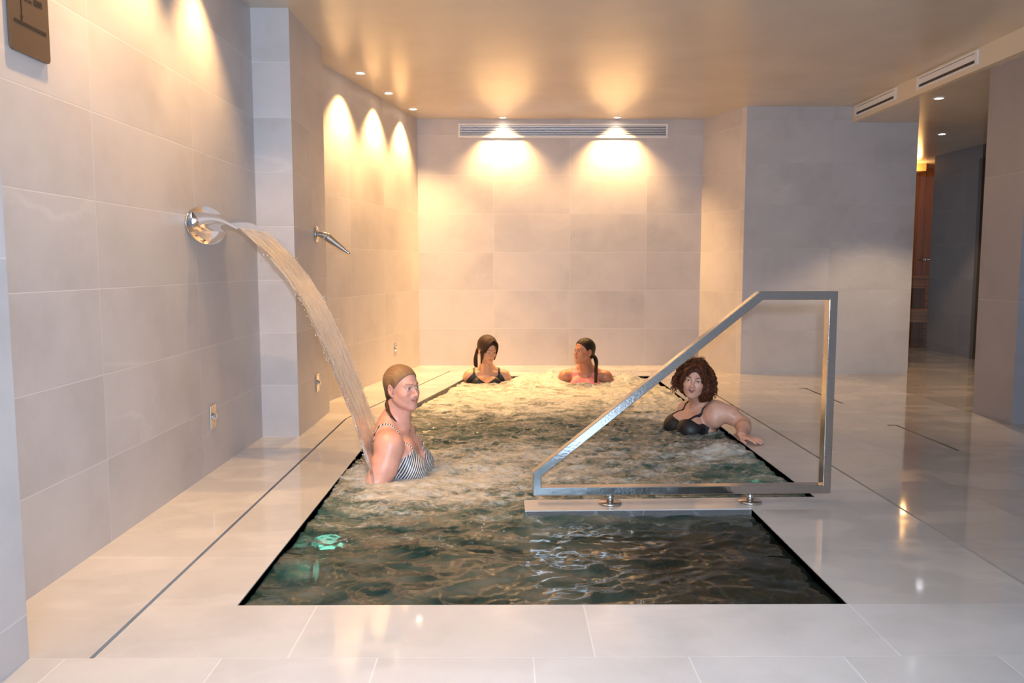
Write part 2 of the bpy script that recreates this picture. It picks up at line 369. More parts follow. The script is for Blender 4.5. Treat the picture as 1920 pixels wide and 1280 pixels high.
downlight(-.846, 7.37, CZ, 'lit warm ceiling spot in the far left corner, last of three along the slanted wall', gl_, 200, WARM)
downlight(-.04, 7.775, CZ, 'lit warm ceiling spot above the left half of the long wall grille', 'warm downlights above the wall grille', 260, WARM, size=112)
downlight(1.048, 7.765, CZ, 'lit warm ceiling spot above the right half of the long wall grille', 'warm downlights above the wall grille', 260, WARM, size=112)
downlight(3.279, 6.20, LZ, 'nearer white lit spot in the low ceiling over the corridor', 'white downlights over the corridor', 120, (1, .70, .42), True, size=92, blend=.35)
downlight(4.192, 7.84, LZ, 'farther white lit spot in the low ceiling over the corridor', 'white downlights over the corridor', 60, (1, .70, .42), True, size=92, blend=.35)
# the row goes on along the near left wall, above the frame
for y, nm in ((2.5, 'nearest of three warm ceiling spots above the near left wall, outside the picture'), (3.12, 'warm ceiling spot casting the left glow on top of the near left wall'), (3.74, 'warm ceiling spot casting the glow beside the pillar on the near left wall')):
    downlight(-1.235, y, CZ, nm, 'warm downlights over the near left wall', 95, WARM)
for x, y, nm in ((2.35, .9, 'added warm ceiling spot out of view, lighting the floor beside the photographer'), (2.35, -.6, 'added warm ceiling spot out of view, lighting the floor behind the photographer')):  # unseen spots, added to put more warm light on the floor
    downlight(x, y, CZ, nm, 'added warm fill spots out of view', 14, WARM, size=120)

# ------------------------------------------------------------------ ventilation grilles
gr = empty('wall_grille', (.539, 7.867, 2.279), 'long white slatted ventilation grille high on the back wall', 'vent')
W2, H2 = 1.012, .067
bm = bmesh.new()
add_box(bm, -W2, W2, -.014, 0, H2 - .02, H2, .002); add_box(bm, -W2, W2, -.014, 0, -H2, -H2 + .02, .002)
add_box(bm, -W2, -W2 + .02, -.014, 0, -H2 + .02, H2 - .02, .002); add_box(bm, W2 - .02, W2, -.014, 0, -H2 + .02, H2 - .02, .002)
bm_obj('frame', bm, m_white, gr)
bm = bmesh.new(); add_box(bm, -W2 + .01, W2 - .01, -.002, 0, -H2 + .01, H2 - .01); bm_obj('backing', bm, m_dark, gr)
for k in range(6):
    z = -H2 + .020 + (k + .5) * (2 * H2 - .04) / 6
    bm = bmesh.new(); add_box(bm, -W2 + .02, W2 - .02, -.012, -.003, z - .0045, z + .0045, .001); bm_obj('slat', bm, m_alu, gr)
def beam_vent(y0, y1, label):
    t = empty('slot_vent', (3.06, (y0 + y1) / 2, 2.330), label, 'vent', 'slot vents on the ceiling beam')
    h, L2 = .048, (y1 - y0) / 2
    bm = bmesh.new()
    add_box(bm, -.010, 0, -L2, L2, h - .014, h, .001); add_box(bm, -.010, 0, -L2, L2, -h, -h + .016, .001)
    add_box(bm, -.010, 0, -L2, -L2 + .03, -h + .016, h - .014, .001); add_box(bm, -.010, 0, L2 - .03, L2, -h + .016, h - .014, .001)
    bm_obj('frame', bm, m_white, t)
    bm = bmesh.new(); add_box(bm, -.0075, 0, -L2 + .03, L2 - .03, -.010, h - .018, .001); bm_obj('deflector', bm, m_white, t)
    bm = bmesh.new(); add_box(bm, -.002, 0, -L2 + .03, L2 - .03, -h + .016, h - .014); bm_obj('slot', bm, m_dark, t)
beam_vent(6.42, 7.17, 'white slot vent on the ceiling beam, the smaller farther one beside the grey pier')
beam_vent(5.32, 6.10, 'white slot vent on the ceiling beam, the larger nearer one above the corridor')

# ------------------------------------------------------------------ depth sign with its water-depth drawing
sg = empty('depth_sign', (-1.41, 2.43, 1.76), 'brown metal water-depth plate with rounded corners at the top of the left wall', 'sign')
bm = bmesh.new()
def rrect(bm, hy, hz, r, x0, x1):
    pts = []
    for cy_, cz_, a0 in ((hy - r, hz - r, 0), (-hy + r, hz - r, 90), (-hy + r, -hz + r, 180), (hy - r, -hz + r, 270)):
        for k in range(7):
            a = R(a0 + 15 * k); pts.append((cy_ + r * math.cos(a), cz_ + r * math.sin(a)))
    A = [bm.verts.new((x0, p[0], p[1])) for p in pts]; B = [bm.verts.new((x1, p[0], p[1])) for p in pts]; n = len(pts)
    bm.faces.new(A[::-1]); bm.faces.new(B)
    for i in range(n): bm.faces.new((A[i], A[(i + 1) % n], B[(i + 1) % n], B[i]))
rrect(bm, .098, .17, .016, .004, .012)
bm_obj('plate', bm, m_bronze, sg)
bm = bmesh.new(); rrect(bm, .085, .15, .01, 0, .004); bm_obj('backing', bm, m_alu, sg)
bm = bmesh.new()
bz = -.085
add_box(bm, .0115, .0135, -.078, .080, bz - .004, bz + .004)
wv = [(.0125, -.085 + k * .17 / 40, .060 + .007 * math.sin(k / 40 * 4.5 * 2 * math.pi)) for k in range(41)]
for a, b_ in zip(wv, wv[1:]): add_box(bm, .0115, .0135, a[1], b_[1] + .0006, (a[2] + b_[2]) / 2 - .0024, (a[2] + b_[2]) / 2 + .0024)
add_box(bm, .0115, .0135, -.0425, -.0395, bz + .004, .058)
for s, z in ((1, .056), (-1, bz + .005)):
    v = [bm.verts.new((.0136, -.041 + dy, z + dz)) for dy, dz in ((0, 0), (-.006, -s * .016), (.006, -s * .016))]; bm.faces.new(v)
bm_obj('pictogram', bm, m_black, sg)
tx = bpy.data.curves.new('depth_text', 'FONT'); tx.body = '82 cm'; tx.size = .036; tx.extrude = .0008; tx.align_x = 'CENTER'; tx.align_y = 'CENTER'; tx.offset = .0006
txo = bpy.data.objects.new('depth_text', tx); C.objects.link(txo)
bpy.context.view_layer.update()
me = bpy.data.meshes.new_from_object(txo.evaluated_get(bpy.context.evaluated_depsgraph_get())); bpy.data.objects.remove(txo)
me.transform(Matrix(((0, 0, 1, .0128), (1, 0, 0, .020), (0, 1, 0, -.004), (0, 0, 0, 1))))
to = bpy.data.objects.new('lettering', me); C.objects.link(to); to.parent = sg; me.materials.clear(); me.materials.append(m_black)

# ------------------------------------------------------------------ push buttons
def button(loc, rz, label):
    t = empty('push_button_plate', loc, label, 'button', 'steel push button plates on the left walls', rotz=rz)   # faces local +x
    bm = bmesh.new(); add_box(bm, 0, .006, -.036, .036, -.057, .057, .002); bm_obj('plate', bm, m_steel, t)
    bm = bmesh.new(); add_lathe(bm, [(.020, 0), (.020, .004), (.015, .005), (.015, .012), (.013, .014), (0, .014)], 20, Matrix.Translation((.006, 0, .0)) @ Matrix.Rotation(R(90), 4, 'Y')); bm_obj('button', bm, m_chrome, t, True)
    for z in (.045, -.045):
        bm = bmesh.new(); add_lathe(bm, [(.004, 0), (.004, .001), (0, .0015)], 10, Matrix.Translation((.006, 0, z)) @ Matrix.Rotation(R(90), 4, 'Y')); bm_obj('screw', bm, m_alu, t)
    return t
button((-1.41, 3.785, .262), 0, 'steel push button plate on the near left wall below the waterfall spout, largest of three')
button((-1.200, 5.01, .248), 0, 'steel push button plate low on the side of the pillar')
button((-1.012, 7.165, .238), -math.atan2(.544, 2.667), 'small steel push button plate on the far slanted wall, farthest of three')

# ------------------------------------------------------------------ waterfall spout (wide oval plate, fan blade)
sp = empty('waterfall_spout', (-1.41, 3.79, 1.167), 'polished chrome fan-shaped waterfall spout on a wide oval plate on the left wall', 'spout')
bm = bmesh.new()
add_lathe(bm, [(.250, 0), (.250, .006), (.243, .010), (0, .011)], 56, Matrix.Rotation(R(90), 4, 'Y'), sx=.36, sy=1.0)
bm_obj('wall_plate', bm, m_chrome, sp, True)
def blade():
    bm = bmesh.new(); nx, ny = 22, 16
    def prof(s): return .050 - .073 * s ** 2.0 + .004 * math.sin(math.pi * s), -.024 + .030 * math.sin(math.pi * s) - .004 * s
    def sheet(fn, nu, nv, flip=False):
        g = [[bm.verts.new(fn(i / nu, j / nv)) for j in range(nv + 1)] for i in range(nu + 1)]
        for i in range(nu):
            for j in range(nv):
                q = (g[i][j], g[i + 1][j], g[i + 1][j + 1], g[i][j + 1]); bm.faces.new(q[::-1] if flip else q)
    X_ = lambda s: .006 + .214 * s
    hw = lambda s: .190 + .036 * s
    sheet(lambda s, v: (X_(s), (2 * v - 1) * hw(s), prof(s)[0] + .006 * (1 - (2 * v - 1) ** 2) * (1 - s)), nx, ny)
    sheet(lambda s, v: (X_(s), (2 * v - 1) * hw(s), prof(s)[1]), nx, ny, True)
    for sg in (-1, 1): sheet(lambda s, v: (X_(s), sg * (hw(s) + .004 * math.sin(math.pi * v) * (1 - s)), prof(s)[1] + (prof(s)[0] - prof(s)[1]) * v), nx, 6, sg > 0)
    sheet(lambda s, v: (X_(1), (2 * s - 1) * hw(1), prof(1)[1] + (prof(1)[0] - prof(1)[1]) * v), 8, 1)
    return bm
bm_obj('blade', blade(), m_chrome, sp, True)
# second, slim nozzle on the pillar
nz = empty('jet_nozzle', (-1.200, 5.07, 1.178), 'slim steel jet nozzle pointing down from the side of the pillar', 'spout')
bm = bmesh.new(); add_lathe(bm, [(.050, 0), (.050, .008), (.044, .012), (.018, .013), (.018, .020), (0, .020)], 32, Matrix.Rotation(R(90), 4, 'Y')); bm_obj('flange', bm, m_chrome, nz, True)
bm = bmesh.new(); P_ = []; rr = []
for k in range(25):
    s = k / 24
    if s < .3: q = s / .3; P_.append((.012 + .052 * q, 0, .0 - .012 * q * q)); rr.append(.018 + .004 * q)
    else: q = (s - .3) / .7; P_.append((.064 + .150 * q, -.02 * q, -.012 - .112 * q)); rr.append(.0225 * (1 - q) ** .8 + .005)
add_tube(bm, P_, rr, 18); bm_obj('nozzle', bm, m_steel, nz, True)
bm = bmesh.new(); add_tube(bm, [(.062, 0, -.011), (.070, -.001, -.0165)], .0245, 18); bm_obj('collar', bm, m_chrome, nz, True)

# ------------------------------------------------------------------ handrail
hr = empty('handrail', (.72, 3.242, 0), 'square-tube steel handrail with a sloping top, on the stone slab across the pool', 'handrail', rotz=R(1.6))
OUT = [(.104, .041), (.104, .138), (1.021, .876), (1.340, .876), (1.340, .041)]   # outer outline, x z
def inset(poly, d):
    n = len(poly); out = []
    for i in range(n):
        p0, p1, p2 = (Vector(poly[i - 1]), Vector(poly[i]), Vector(poly[(i + 1) % n]))
        a = (p1 - p0).normalized(); b_ = (p2 - p1).normalized(); na = Vector((a.y, -a.x)); nb = Vector((b_.y, -b_.x))
        m_ = (na + nb).normalized(); out.append(tuple(p1 + m_ * (d / m_.dot(na))))
    return out
INN = inset(OUT, .034)
bm = bmesh.new(); rings = []
for poly, yy in ((OUT, -.024), (INN, -.024), (INN, .024), (OUT, .024)):
    rings.append([bm.verts.new((x - .72, yy, z)) for x, z in poly])
for r_ in range(4):
    A, B = rings[r_], rings[(r_ + 1) % 4]
    for i in range(5): bm.faces.new((A[i], A[(i + 1) % 5], B[(i + 1) % 5], B[i]))
bmesh.ops.recalc_face_normals(bm, faces=bm.faces)
bmesh.ops.bevel(bm, geom=[e for e in bm.edges], offset=.0022, segments=2, affect='EDGES', profile=.5)
m_rail, _nt, _b = mat_new('wet_brushed_steel'); _b.inputs['Base Color'].default_value = (.52, .485, .45, 1); _b.inputs['Metallic'].default_value = 1; _b.inputs['Roughness'].default_value = .16
_tc = N(_nt, 'ShaderNodeTexCoord'); _n = N(_nt, 'ShaderNodeTexNoise'); _n.inputs['Scale'].default_value = 90; _n.inputs['Detail'].default_value = 2; _nt.links.new(_tc.outputs['Object'], _n.inputs['Vector'])
_bp = N(_nt, 'ShaderNodeBump'); _bp.inputs['Strength'].default_value = .12; _bp.inputs['Distance'].default_value = .003; _nt.links.new(_n.outputs[0], _bp.inputs['Height']); _nt.links.new(_bp.outputs[0], _b.inputs['Normal'])
bm_obj('frame', bm, m_rail, hr)
for x in (.425, 1.010):
    bm = bmesh.new(); add_lathe(bm, [(.0145, .004), (.0145, .043)], 24, Matrix.Translation((x - .72, 0, 0))); bm_obj('post', bm, m_steel, hr, True)
    bm = bmesh.new(); add_lathe(bm, [(.048, 0), (.048, .006), (.045, .009), (0, .009)], 36, Matrix.Translation((x - .72, 0, 0))); bm_obj('flange', bm, m_steel, hr, True)

# ------------------------------------------------------------------ floor slot drains
def slot_drain(y0, y1, label):
    t = empty('slot_drain', (2.404, (y0 + y1) / 2, 0), label, 'drain', 'slot drains in the right-hand floor'); L2 = (y1 - y0) / 2
    bm = bmesh.new(); add_box(bm, -.007, .007, -L2, L2, -.001, .0012); bm_obj('slot', bm, m_dark, t)
    bm = bmesh.new(); add_box(bm, -.052, .007, L2 + .0005, L2 + .010, -.001, .0016); bm_obj('end_bar', bm, m_dark, t)
slot_drain(5.66, 6.36, 'thin dark slot drain in the floor seen behind the handrail post, the farther one')
slot_drain(4.18, 4.86, 'thin dark slot drain in the right-hand floor beside the grey column, the nearer one')

# ------------------------------------------------------------------ noise for water
class VNoise:
    def __init__(s, seed): s.g = np.random.RandomState(seed).rand(256, 256).astype(np.float32)
    def __call__(s, x, y):
        xi = np.floor(x).astype(int); yi = np.floor(y).astype(int); fx = x - xi; fy = y - yi
        fx = fx * fx * (3 - 2 * fx); fy = fy * fy * (3 - 2 * fy); g = s.g
        a = g[xi % 256, yi % 256]; b = g[(xi + 1) % 256, yi % 256]; c = g[xi % 256, (yi + 1) % 256]; d = g[(xi + 1) % 256, (yi + 1) % 256]
        return (a * (1 - fx) + b * fx) * (1 - fy) + (c * (1 - fx) + d * fx) * fy
vn1, vn2, vn3 = VNoise(1), VNoise(2), VNoise(3)
def fbm(v, x, y, o=4):
    t = 0; a = .5; s = 0
    for k in range(o):
        t = t + a * v(x * 2 ** k + 17 * k, y * 2 ** k + 31 * k); s += a; a *= .5
    return t / s
def sstep(a, b, x):
    t = np.clip((x - a) / (b - a), 0, 1); return t * t * (3 - 2 * t)
WZ = -.030
def bump2(x, y, cx, cy, sx, sy): return np.exp(-((x - cx) / sx) ** 2 - ((y - cy) / sy) ** 2)
def water_fields(x, y):
    turb = .62 + .12 * sstep(2.8, 3.5, y) - .12 * sstep(4.8, 6.0, y)
    turb = turb * (1 - .45 * sstep(.3, .8, x) * (1 - sstep(3.2, 3.8, y)))
    wx = x + .10 * (fbm(vn2, x * 3, y * 3) - .5); wy = y + .10 * (fbm(vn3, x * 3 + 9, y * 3) - .5)
    h = .050 * (fbm(vn1, wx * 3.4, wy * 5.0, 2) - .5)
    chop = sstep(2.7, 3.3, y)
    rid = 1 - np.abs(2 * fbm(vn2, (wx + .35 * wy) * 7 + 5, (wy - .3 * wx) * 9, 3) - 1)
    h = h + .026 * (rid ** 2 - .55)
    rid2 = 1 - np.abs(2 * fbm(vn3, wx * 17 + 2, wy * 26, 3) - 1)
    h = h + (.004 + .009 * chop) * (rid2 ** 2 - .5)
    rid3 = 1 - np.abs(2 * fbm(vn1, wx * 45 + 2, wy * 60, 2) - 1)
    h = h + .004 * (rid3 - .5) * sstep(2.6, 3.4, y)
    jets = sum(a * bump2(x, y, cx_, cy_, s, s * 1.1) for cx_, cy_, s, a in
               ((.13, 6.88, .12, .05), (.32, 6.98, .16, .035), (1.04, 6.98, .12, .06), (.42, 7.0, .07, .07), (1.22, 6.3, .2, .02), (-.50, 3.50, .16, .014), (-.70, 3.78, .10, .05), (1.20, 4.28, .10, .03), (1.0, 6.0, .3, .015), (.1, 5.6, .3, .01)))
    h = h * turb + jets * (.55 + .9 * fbm(vn3, x * 14, y * 14, 3))
    foam = .05 + .62 * bump2(x, y, -.45, 3.55, .36, .52) + .35 * bump2(x, y, .05, 3.75, .5, .5) + .62 * sstep(4.9, 6.1, y) + .45 * bump2(x, y, 1.18, 4.25, .22, .3) \
        + .38 * bump2(x, y, .3, 4.3, .6, .5) + .30 * bump2(x, y, 1.1, 5.4, .35, .5) + 2.2 * jets / .07 * .25 - .25 * bump2(x, y, .1, 4.85, .6, .3) + .18 * sstep(3.2, 3.6, y)
    streak = fbm(vn1, wx * 9 + 3, wy * 16, 4)
    foam = foam + 1.05 * (streak - .5) + .35 * (rid2 - .6)
    foam = np.clip(foam, 0, 1) * sstep(2.55, 3.1, y + .35 * (streak - .5) - .25 * x)
    milk = np.clip(.50 + .50 * sstep(2.75, 3.4, y) + .2 * sstep(4.8, 5.5, y) - .42 * sstep(.1, .6, x) * (1 - sstep(3.15, 3.4, y)), 0, .9)
    return h, foam, milk
def inside(x, y, e=.012):
    m1 = (x > PXL - e) & (x < PXR + e) & (y > PY0 - e) & (y < PYB + e)
    m1 &= ~((x > PXR1 + e) & (y < PYM1 - e))
    m1 &= ~((x > .07 + e) & (y > PYM0 - .020 + (x - .07) * .027 + e) & (y < PYM1 - .026 + (x - .07) * .032 - e))
    m1 &= ~(x < PXL + (y - 5.06) * .2135 - e)
    return m1
def build_water():
    st = .0085
    X = np.arange(PXL - .012, PXR + .02, st); Y = np.arange(PY0 - .012, PYB + .02, st)
    gx, gy = np.meshgrid(X, Y, indexing='ij'); h, foam, milk = water_fields(gx, gy)
    nx, ny = gx.shape; idx = np.arange(nx * ny).reshape(nx, ny)
    cxm = (gx[:-1, :-1] + gx[1:, 1:]) / 2; cym = (gy[:-1, :-1] + gy[1:, 1:]) / 2
    keep = inside(cxm, cym)
    q = np.stack([idx[:-1, :-1], idx[1:, :-1], idx[1:, 1:], idx[:-1, 1:]], -1)[keep]
    used = np.zeros(nx * ny, bool); used[q.ravel()] = True; remap = np.cumsum(used) - 1
    co = np.stack([gx, gy, WZ + h], -1).reshape(-1, 3)[used]
    me = bpy.data.meshes.new('pool_water'); me.from_pydata(co.tolist(), [], remap[q].tolist()); me.update()
    me.polygons.foreach_set('use_smooth', [True] * len(me.polygons))
    for nm, arr in (('foam', foam), ('milk', milk)):
        at = me.attributes.new(nm, 'FLOAT', 'POINT'); at.data.foreach_set('value', arr.reshape(-1)[used].astype(np.float32))
    o = bpy.data.objects.new('pool_water', me); C.objects.link(o)
    return o
def water_mat():
    m, nt, b = mat_new('churning_pool_water'); L = nt.links.new
    tc = N(nt, 'ShaderNodeTexCoord')
    af = N(nt, 'ShaderNodeAttribute', attribute_name='foam'); am = N(nt, 'ShaderNodeAttribute', attribute_name='milk')
    mp = N(nt, 'ShaderNodeMapping'); mp.inputs['Scale'].default_value = (1, 1.7, 1); L(tc.outputs['Object'], mp.inputs[0])
    n1 = N(nt, 'ShaderNodeTexNoise'); n1.inputs['Scale'].default_value = 38; n1.inputs['Detail'].default_value = 6; n1.inputs['Distortion'].default_value = .8; L(mp.outputs[0], n1.inputs['Vector'])
    n2 = N(nt, 'ShaderNodeTexNoise'); n2.inputs['Scale'].default_value = 150; n2.inputs['Detail'].default_value = 3; L(mp.outputs[0], n2.inputs['Vector'])
    fo = M(nt, 'ADD', af.outputs['Fac'], M(nt, 'MULTIPLY', M(nt, 'SUBTRACT', n1.outputs[0], .5), 1.25))
    fo = M(nt, 'ADD', fo, M(nt, 'MULTIPLY', M(nt, 'SUBTRACT', n2.outputs[0], .5), .5))
    mr = N(nt, 'ShaderNodeMapRange', interpolation_type='SMOOTHSTEP'); mr.inputs[1].default_value = .22; mr.inputs[2].default_value = 1.15; L(fo, mr.inputs[0])
    foam = M(nt, 'MULTIPLY', mr.outputs[0], .85)
    bmp = N(nt, 'ShaderNodeBump'); bmp.inputs['Strength'].default_value = .5; bmp.inputs['Distance'].default_value = .006
    L(M(nt, 'ADD', M(nt, 'MULTIPLY', n1.outputs[0], M(nt, 'ADD', .07, M(nt, 'MULTIPLY', af.outputs['Fac'], .9))), M(nt, 'MULTIPLY', n2.outputs[0], M(nt, 'MULTIPLY', foam, .5))), bmp.inputs['Height'])
    # clear part
    tr = N(nt, 'ShaderNodeBsdfTransparent'); tr.inputs[0].default_value = (.60, .78, .76, 1)
    rf = N(nt, 'ShaderNodeBsdfRefraction'); rf.inputs['Color'].default_value = (.62, .80, .80, 1); rf.inputs['IOR'].default_value = 1.2; rf.inputs['Roughness'].default_value = .02; L(bmp.outputs[0], rf.inputs['Normal'])
    cl = N(nt, 'ShaderNodeMixShader'); cl.inputs[0].default_value = .55; L(tr.outputs[0], cl.inputs[1]); L(rf.outputs[0], cl.inputs[2])
    # turbid, aerated part
    nc = N(nt, 'ShaderNodeTexNoise'); nc.inputs['Scale'].default_value = 5; nc.inputs['Detail'].default_value = 3; L(mp.outputs[0], nc.inputs['Vector'])
    tcol = ramp(nt, nc.outputs[0], [(.34, (.012, .060, .062)), (.5, (.11, .155, .125)), (.66, (.27, .26, .20))])
    df0 = N(nt, 'ShaderNodeBsdfDiffuse'); L(tcol, df0.inputs[0]); L(bmp.outputs[0], df0.inputs['Normal'])
    tl = N(nt, 'ShaderNodeBsdfTranslucent'); tl.inputs[0].default_value = (.30, .55, .46, 1); L(bmp.outputs[0], tl.inputs['Normal'])
    df = N(nt, 'ShaderNodeMixShader'); df.inputs[0].default_value = .25; L(df0.outputs[0], df.inputs[1]); L(tl.outputs[0], df.inputs[2])
    body = N(nt, 'ShaderNodeMixShader'); L(am.outputs['Fac'], body.inputs[0]); L(cl.outputs[0], body.inputs[1]); L(df.outputs[0], body.inputs[2])
    gl = N(nt, 'ShaderNodeBsdfGlossy'); gl.inputs['Roughness'].default_value = .045; L(bmp.outputs[0], gl.inputs['Normal'])
    fr = N(nt, 'ShaderNodeFresnel'); fr.inputs[0].default_value = 1.34; L(bmp.outputs[0], fr.inputs['Normal'])
    wt = N(nt, 'ShaderNodeMixShader'); L(fr.outputs[0], wt.inputs[0]); L(body.outputs[0], wt.inputs[1]); L(gl.outputs[0], wt.inputs[2])
    b.inputs['Base Color'].default_value = (.60, .585, .54, 1); b.inputs['Roughness'].default_value = .35; b.inputs['Subsurface Weight'].default_value = 0
    L(bmp.outputs[0], b.inputs['Normal'])
    fin = N(nt, 'ShaderNodeMixShader'); L(foam, fin.inputs[0]); L(wt.outputs[0], fin.inputs[1]); L(b.outputs[0], fin.inputs[2])
    L(fin.outputs[0], nt.nodes['Material Output'].inputs[0])
    return m
wo = build_water(); wo.data.materials.append(water_mat())
tag(wo, 'churning foamy green water filling the sunken pool', 'water', kind='stuff')

# ------------------------------------------------------------------ falling sheet of water
def jet():
    tz = np.array([-.06, .16, .30, .54, .754, .845, .975, 1.08, 1.142]); tx_ = np.array([-.60, -.662, -.704, -.795, -.885, -.930, -1.020, -1.112, -1.188])
    nz_, ny_ = 150, 46
    zz = np.linspace(1.145, -.05, nz_); xx = np.interp(zz, tz, tx_)
    xs = np.convolve(np.pad(xx, 8, mode='edge'), np.ones(17) / 17, 'valid'); xs[:6] = xx[:6]
    V = [[], []]
    for i in range(nz_):
        s = i / (nz_ - 1)
        for j in range(ny_ + 1):
            v = j / ny_
            y0 = 3.575 + .010 * math.sin(s * 9) + .03 * s ** 2 + .006 * math.sin(s * 60 + 3); y1 = 4.005 - .02 * s + .008 * math.sin(s * 11 + 2) + .005 * math.sin(s * 75)
            y = y0 + (y1 - y0) * v + .004 * s * math.sin(v * 40 + s * 5)
            ed = (1 - abs(2 * v - 1) ** 6) ** .5
            th = (.003 + .006 * s) * ed + .0004
            rip = (.0012 + .006 * s) * (float(vn1(np.float64(v * 34 + 3 * math.sin(s * 3)), np.float64(s * 5 + 40))) - .5) + (.0006 + .003 * s) * (float(vn2(np.float64(v * 80), np.float64(s * 22))) - .5)
            rip2 = (.001 + .006 * s) * (float(vn3(np.float64(v * 30 + 50), np.float64(s * 6))) - .5)
            V[0].append((xs[i] + th + rip, y, zz[i] + th * .6)); V[1].append((xs[i] - th + rip2, y, zz[i] - th * .6))
    n = len(V[0]); F = []; w_ = ny_ + 1
    for i in range(nz_ - 1):
        for j in range(ny_):
            a = i * w_ + j
            F.append((a, a + 1, a + w_ + 1, a + w_)); F.append((n + a, n + a + w_, n + a + w_ + 1, n + a + 1))
        a = i * w_; F.append((a, a + w_, n + a + w_, n + a)); a += ny_; F.append((a, n + a, n + a + w_, a + w_))
    for j in range(ny_):
        F.append((j, n + j, n + j + 1, j + 1)); a = (nz_ - 1) * w_ + j; F.append((a, a + 1, n + a + 1, n + a))
    return V[0] + V[1], F
m_jet, nt, b = mat_new('falling_water')
tc = N(nt, 'ShaderNodeTexCoord'); mp = N(nt, 'ShaderNodeMapping'); mp.inputs['Scale'].default_value = (6, 42, 5); nt.links.new(tc.outputs['Object'], mp.inputs[0])
n1 = N(nt, 'ShaderNodeTexNoise'); n1.inputs['Scale'].default_value = 1.6; n1.inputs['Detail'].default_value = 4; nt.links.new(mp.outputs[0], n1.inputs['Vector'])
b.inputs['Base Color'].default_value = (.90, .86, .80, 1); b.inputs['Roughness'].default_value = .25
bp = N(nt, 'ShaderNodeBump'); bp.inputs['Strength'].default_value = .6; bp.inputs['Distance'].default_value = .006; nt.links.new(n1.outputs[0], bp.inputs['Height']); nt.links.new(bp.outputs[0], b.inputs['Normal'])
tr = N(nt, 'ShaderNodeBsdfTransparent'); tr.inputs[0].default_value = (.93, .93, .92, 1)
rf = N(nt, 'ShaderNodeBsdfGlass'); rf.inputs['IOR'].default_value = 1.33; rf.inputs['Roughness'].default_value = .03; nt.links.new(bp.outputs[0], rf.inputs['Normal'])
m1 = N(nt, 'ShaderNodeMixShader'); m1.inputs[0].default_value = .48; nt.links.new(tr.outputs[0], m1.inputs[1]); nt.links.new(rf.outputs[0], m1.inputs[2])
m2 = N(nt, 'ShaderNodeMixShader'); nt.links.new(ramp(nt, n1.outputs[0], [(.42, (.02,) * 3), (.70, (.50,) * 3)]), m2.inputs[0]); nt.links.new(m1.outputs[0], m2.inputs[1]); nt.links.new(b.outputs[0], m2.inputs[2])
nt.links.new(m2.outputs[0], nt.nodes['Material Output'].inputs[0])
jv, jf = jet(); jo = new_mesh('water_sheet', jv, jf, m_jet, smooth=True)
tag(jo, 'broad clear sheet of water arching down from the chrome spout into the pool', 'water')

# underwater lamps set in the basin walls
m_pl, _nt, _b = mat_new('lit_pool_lens'); _b.inputs['Emission Color'].default_value = (.45, 1, .85, 1); _b.inputs['Emission Strength'].default_value = .35
def pool_light(loc, rz, label, e=.30):
    t = empty('underwater_light', loc, label, 'pool light', 'round green underwater lamps', rotz=rz)
    Ry = Matrix.Rotation(R(90), 4, 'Y')
    bm = bmesh.new(); add_lathe(bm, [(.060, 0), (.060, .006), (.048, .010), (.046, .004), (0, .004)], 28, Ry); bm_obj('ring', bm, m_steel, t, True)
    bm = bmesh.new(); add_lathe(bm, [(.045, .005), (.040, .009), (0, .011)], 24, Ry); bm_obj('lens', bm, m_pl, t, True)
    l = bpy.data.lights.new('pool_beam', 'POINT'); l.energy = e; l.color = (.30, 1, .72); l.shadow_soft_size = .04
    lo = bpy.data.objects.new('pool_beam', l); C.objects.link(lo); lo.parent = t; lo.location = (.06, 0, 0)
pool_light((PXL, 2.66, -.42), 0, 'green underwater lamp in the left basin wall, nearest the front edge')
pool_light((PXL, 3.15, -.25), 0, 'green underwater lamp in the left basin wall beside the striped swimsuit')
pool_light((PXR, 3.95, -.25), math.pi, 'green underwater lamp in the right basin wall near the curly-haired woman', .3)
# splash droplets thrown up by the jets and the falling sheet
def droplets():
    rnd = random.Random(11); V = []; F = []
    ico = bmesh.new(); bmesh.ops.create_icosphere(ico, subdivisions=1, radius=1); ico.verts.ensure_lookup_table()
    iv = [v.co.copy() for v in ico.verts]; fi = [[v.index for v in f.verts] for f in ico.faces]; ico.free()
    def drop(p, r):
        n = len(V); st = Vector((1, 1, rnd.uniform(.8, 1.7)))
        V.extend([(p[0] + v.x * r * st.x, p[1] + v.y * r, p[2] + v.z * r * st.z) for v in iv]); F.extend([[n + i for i in f] for f in fi])
    for cx_, cy_, sx, sy, hz, n in ((.40, 6.98, .05, .04, .13, 90), (1.03, 6.98, .09, .06, .09, 110), (.15, 6.88, .12, .08, .06, 70), (1.19, 4.28, .07, .06, .045, 60), (-.68, 3.78, .07, .10, .06, 110), (.5, 6.3, .5, .5, .02, 160), (.2, 4.9, .4, .5, .012, 120), (-.3, 3.4, .3, .3, .012, 60)):
        for _ in range(n):
            z = WZ + .01 + abs(rnd.gauss(0, .5)) * hz; x = rnd.gauss(cx_, sx); y = rnd.gauss(cy_, sy)
            if not inside(np.float64(x), np.float64(y), -.01): continue
            drop((x, y, z + .01), rnd.uniform(.0012, .0034))
    tz = np.array([-.06, .16, .30, .54, .754, .845, .975, 1.08, 1.142]); tx_ = np.array([-.60, -.662, -.704, -.795, -.885, -.930, -1.020, -1.112, -1.188])
    for _ in range(260):
        z = 1.05 * (1 - rnd.random() ** 1.5) if rnd.random() < .3 else rnd.uniform(.05, .95); x = float(np.interp(z, tz, tx_))
        y = 3.585 + rnd.gauss(0, .008) if rnd.random() < .5 else 3.995 + rnd.gauss(0, .010)
        drop((x + rnd.gauss(0, .008), y, z), rnd.uniform(.0012, .0040))
    return V, F
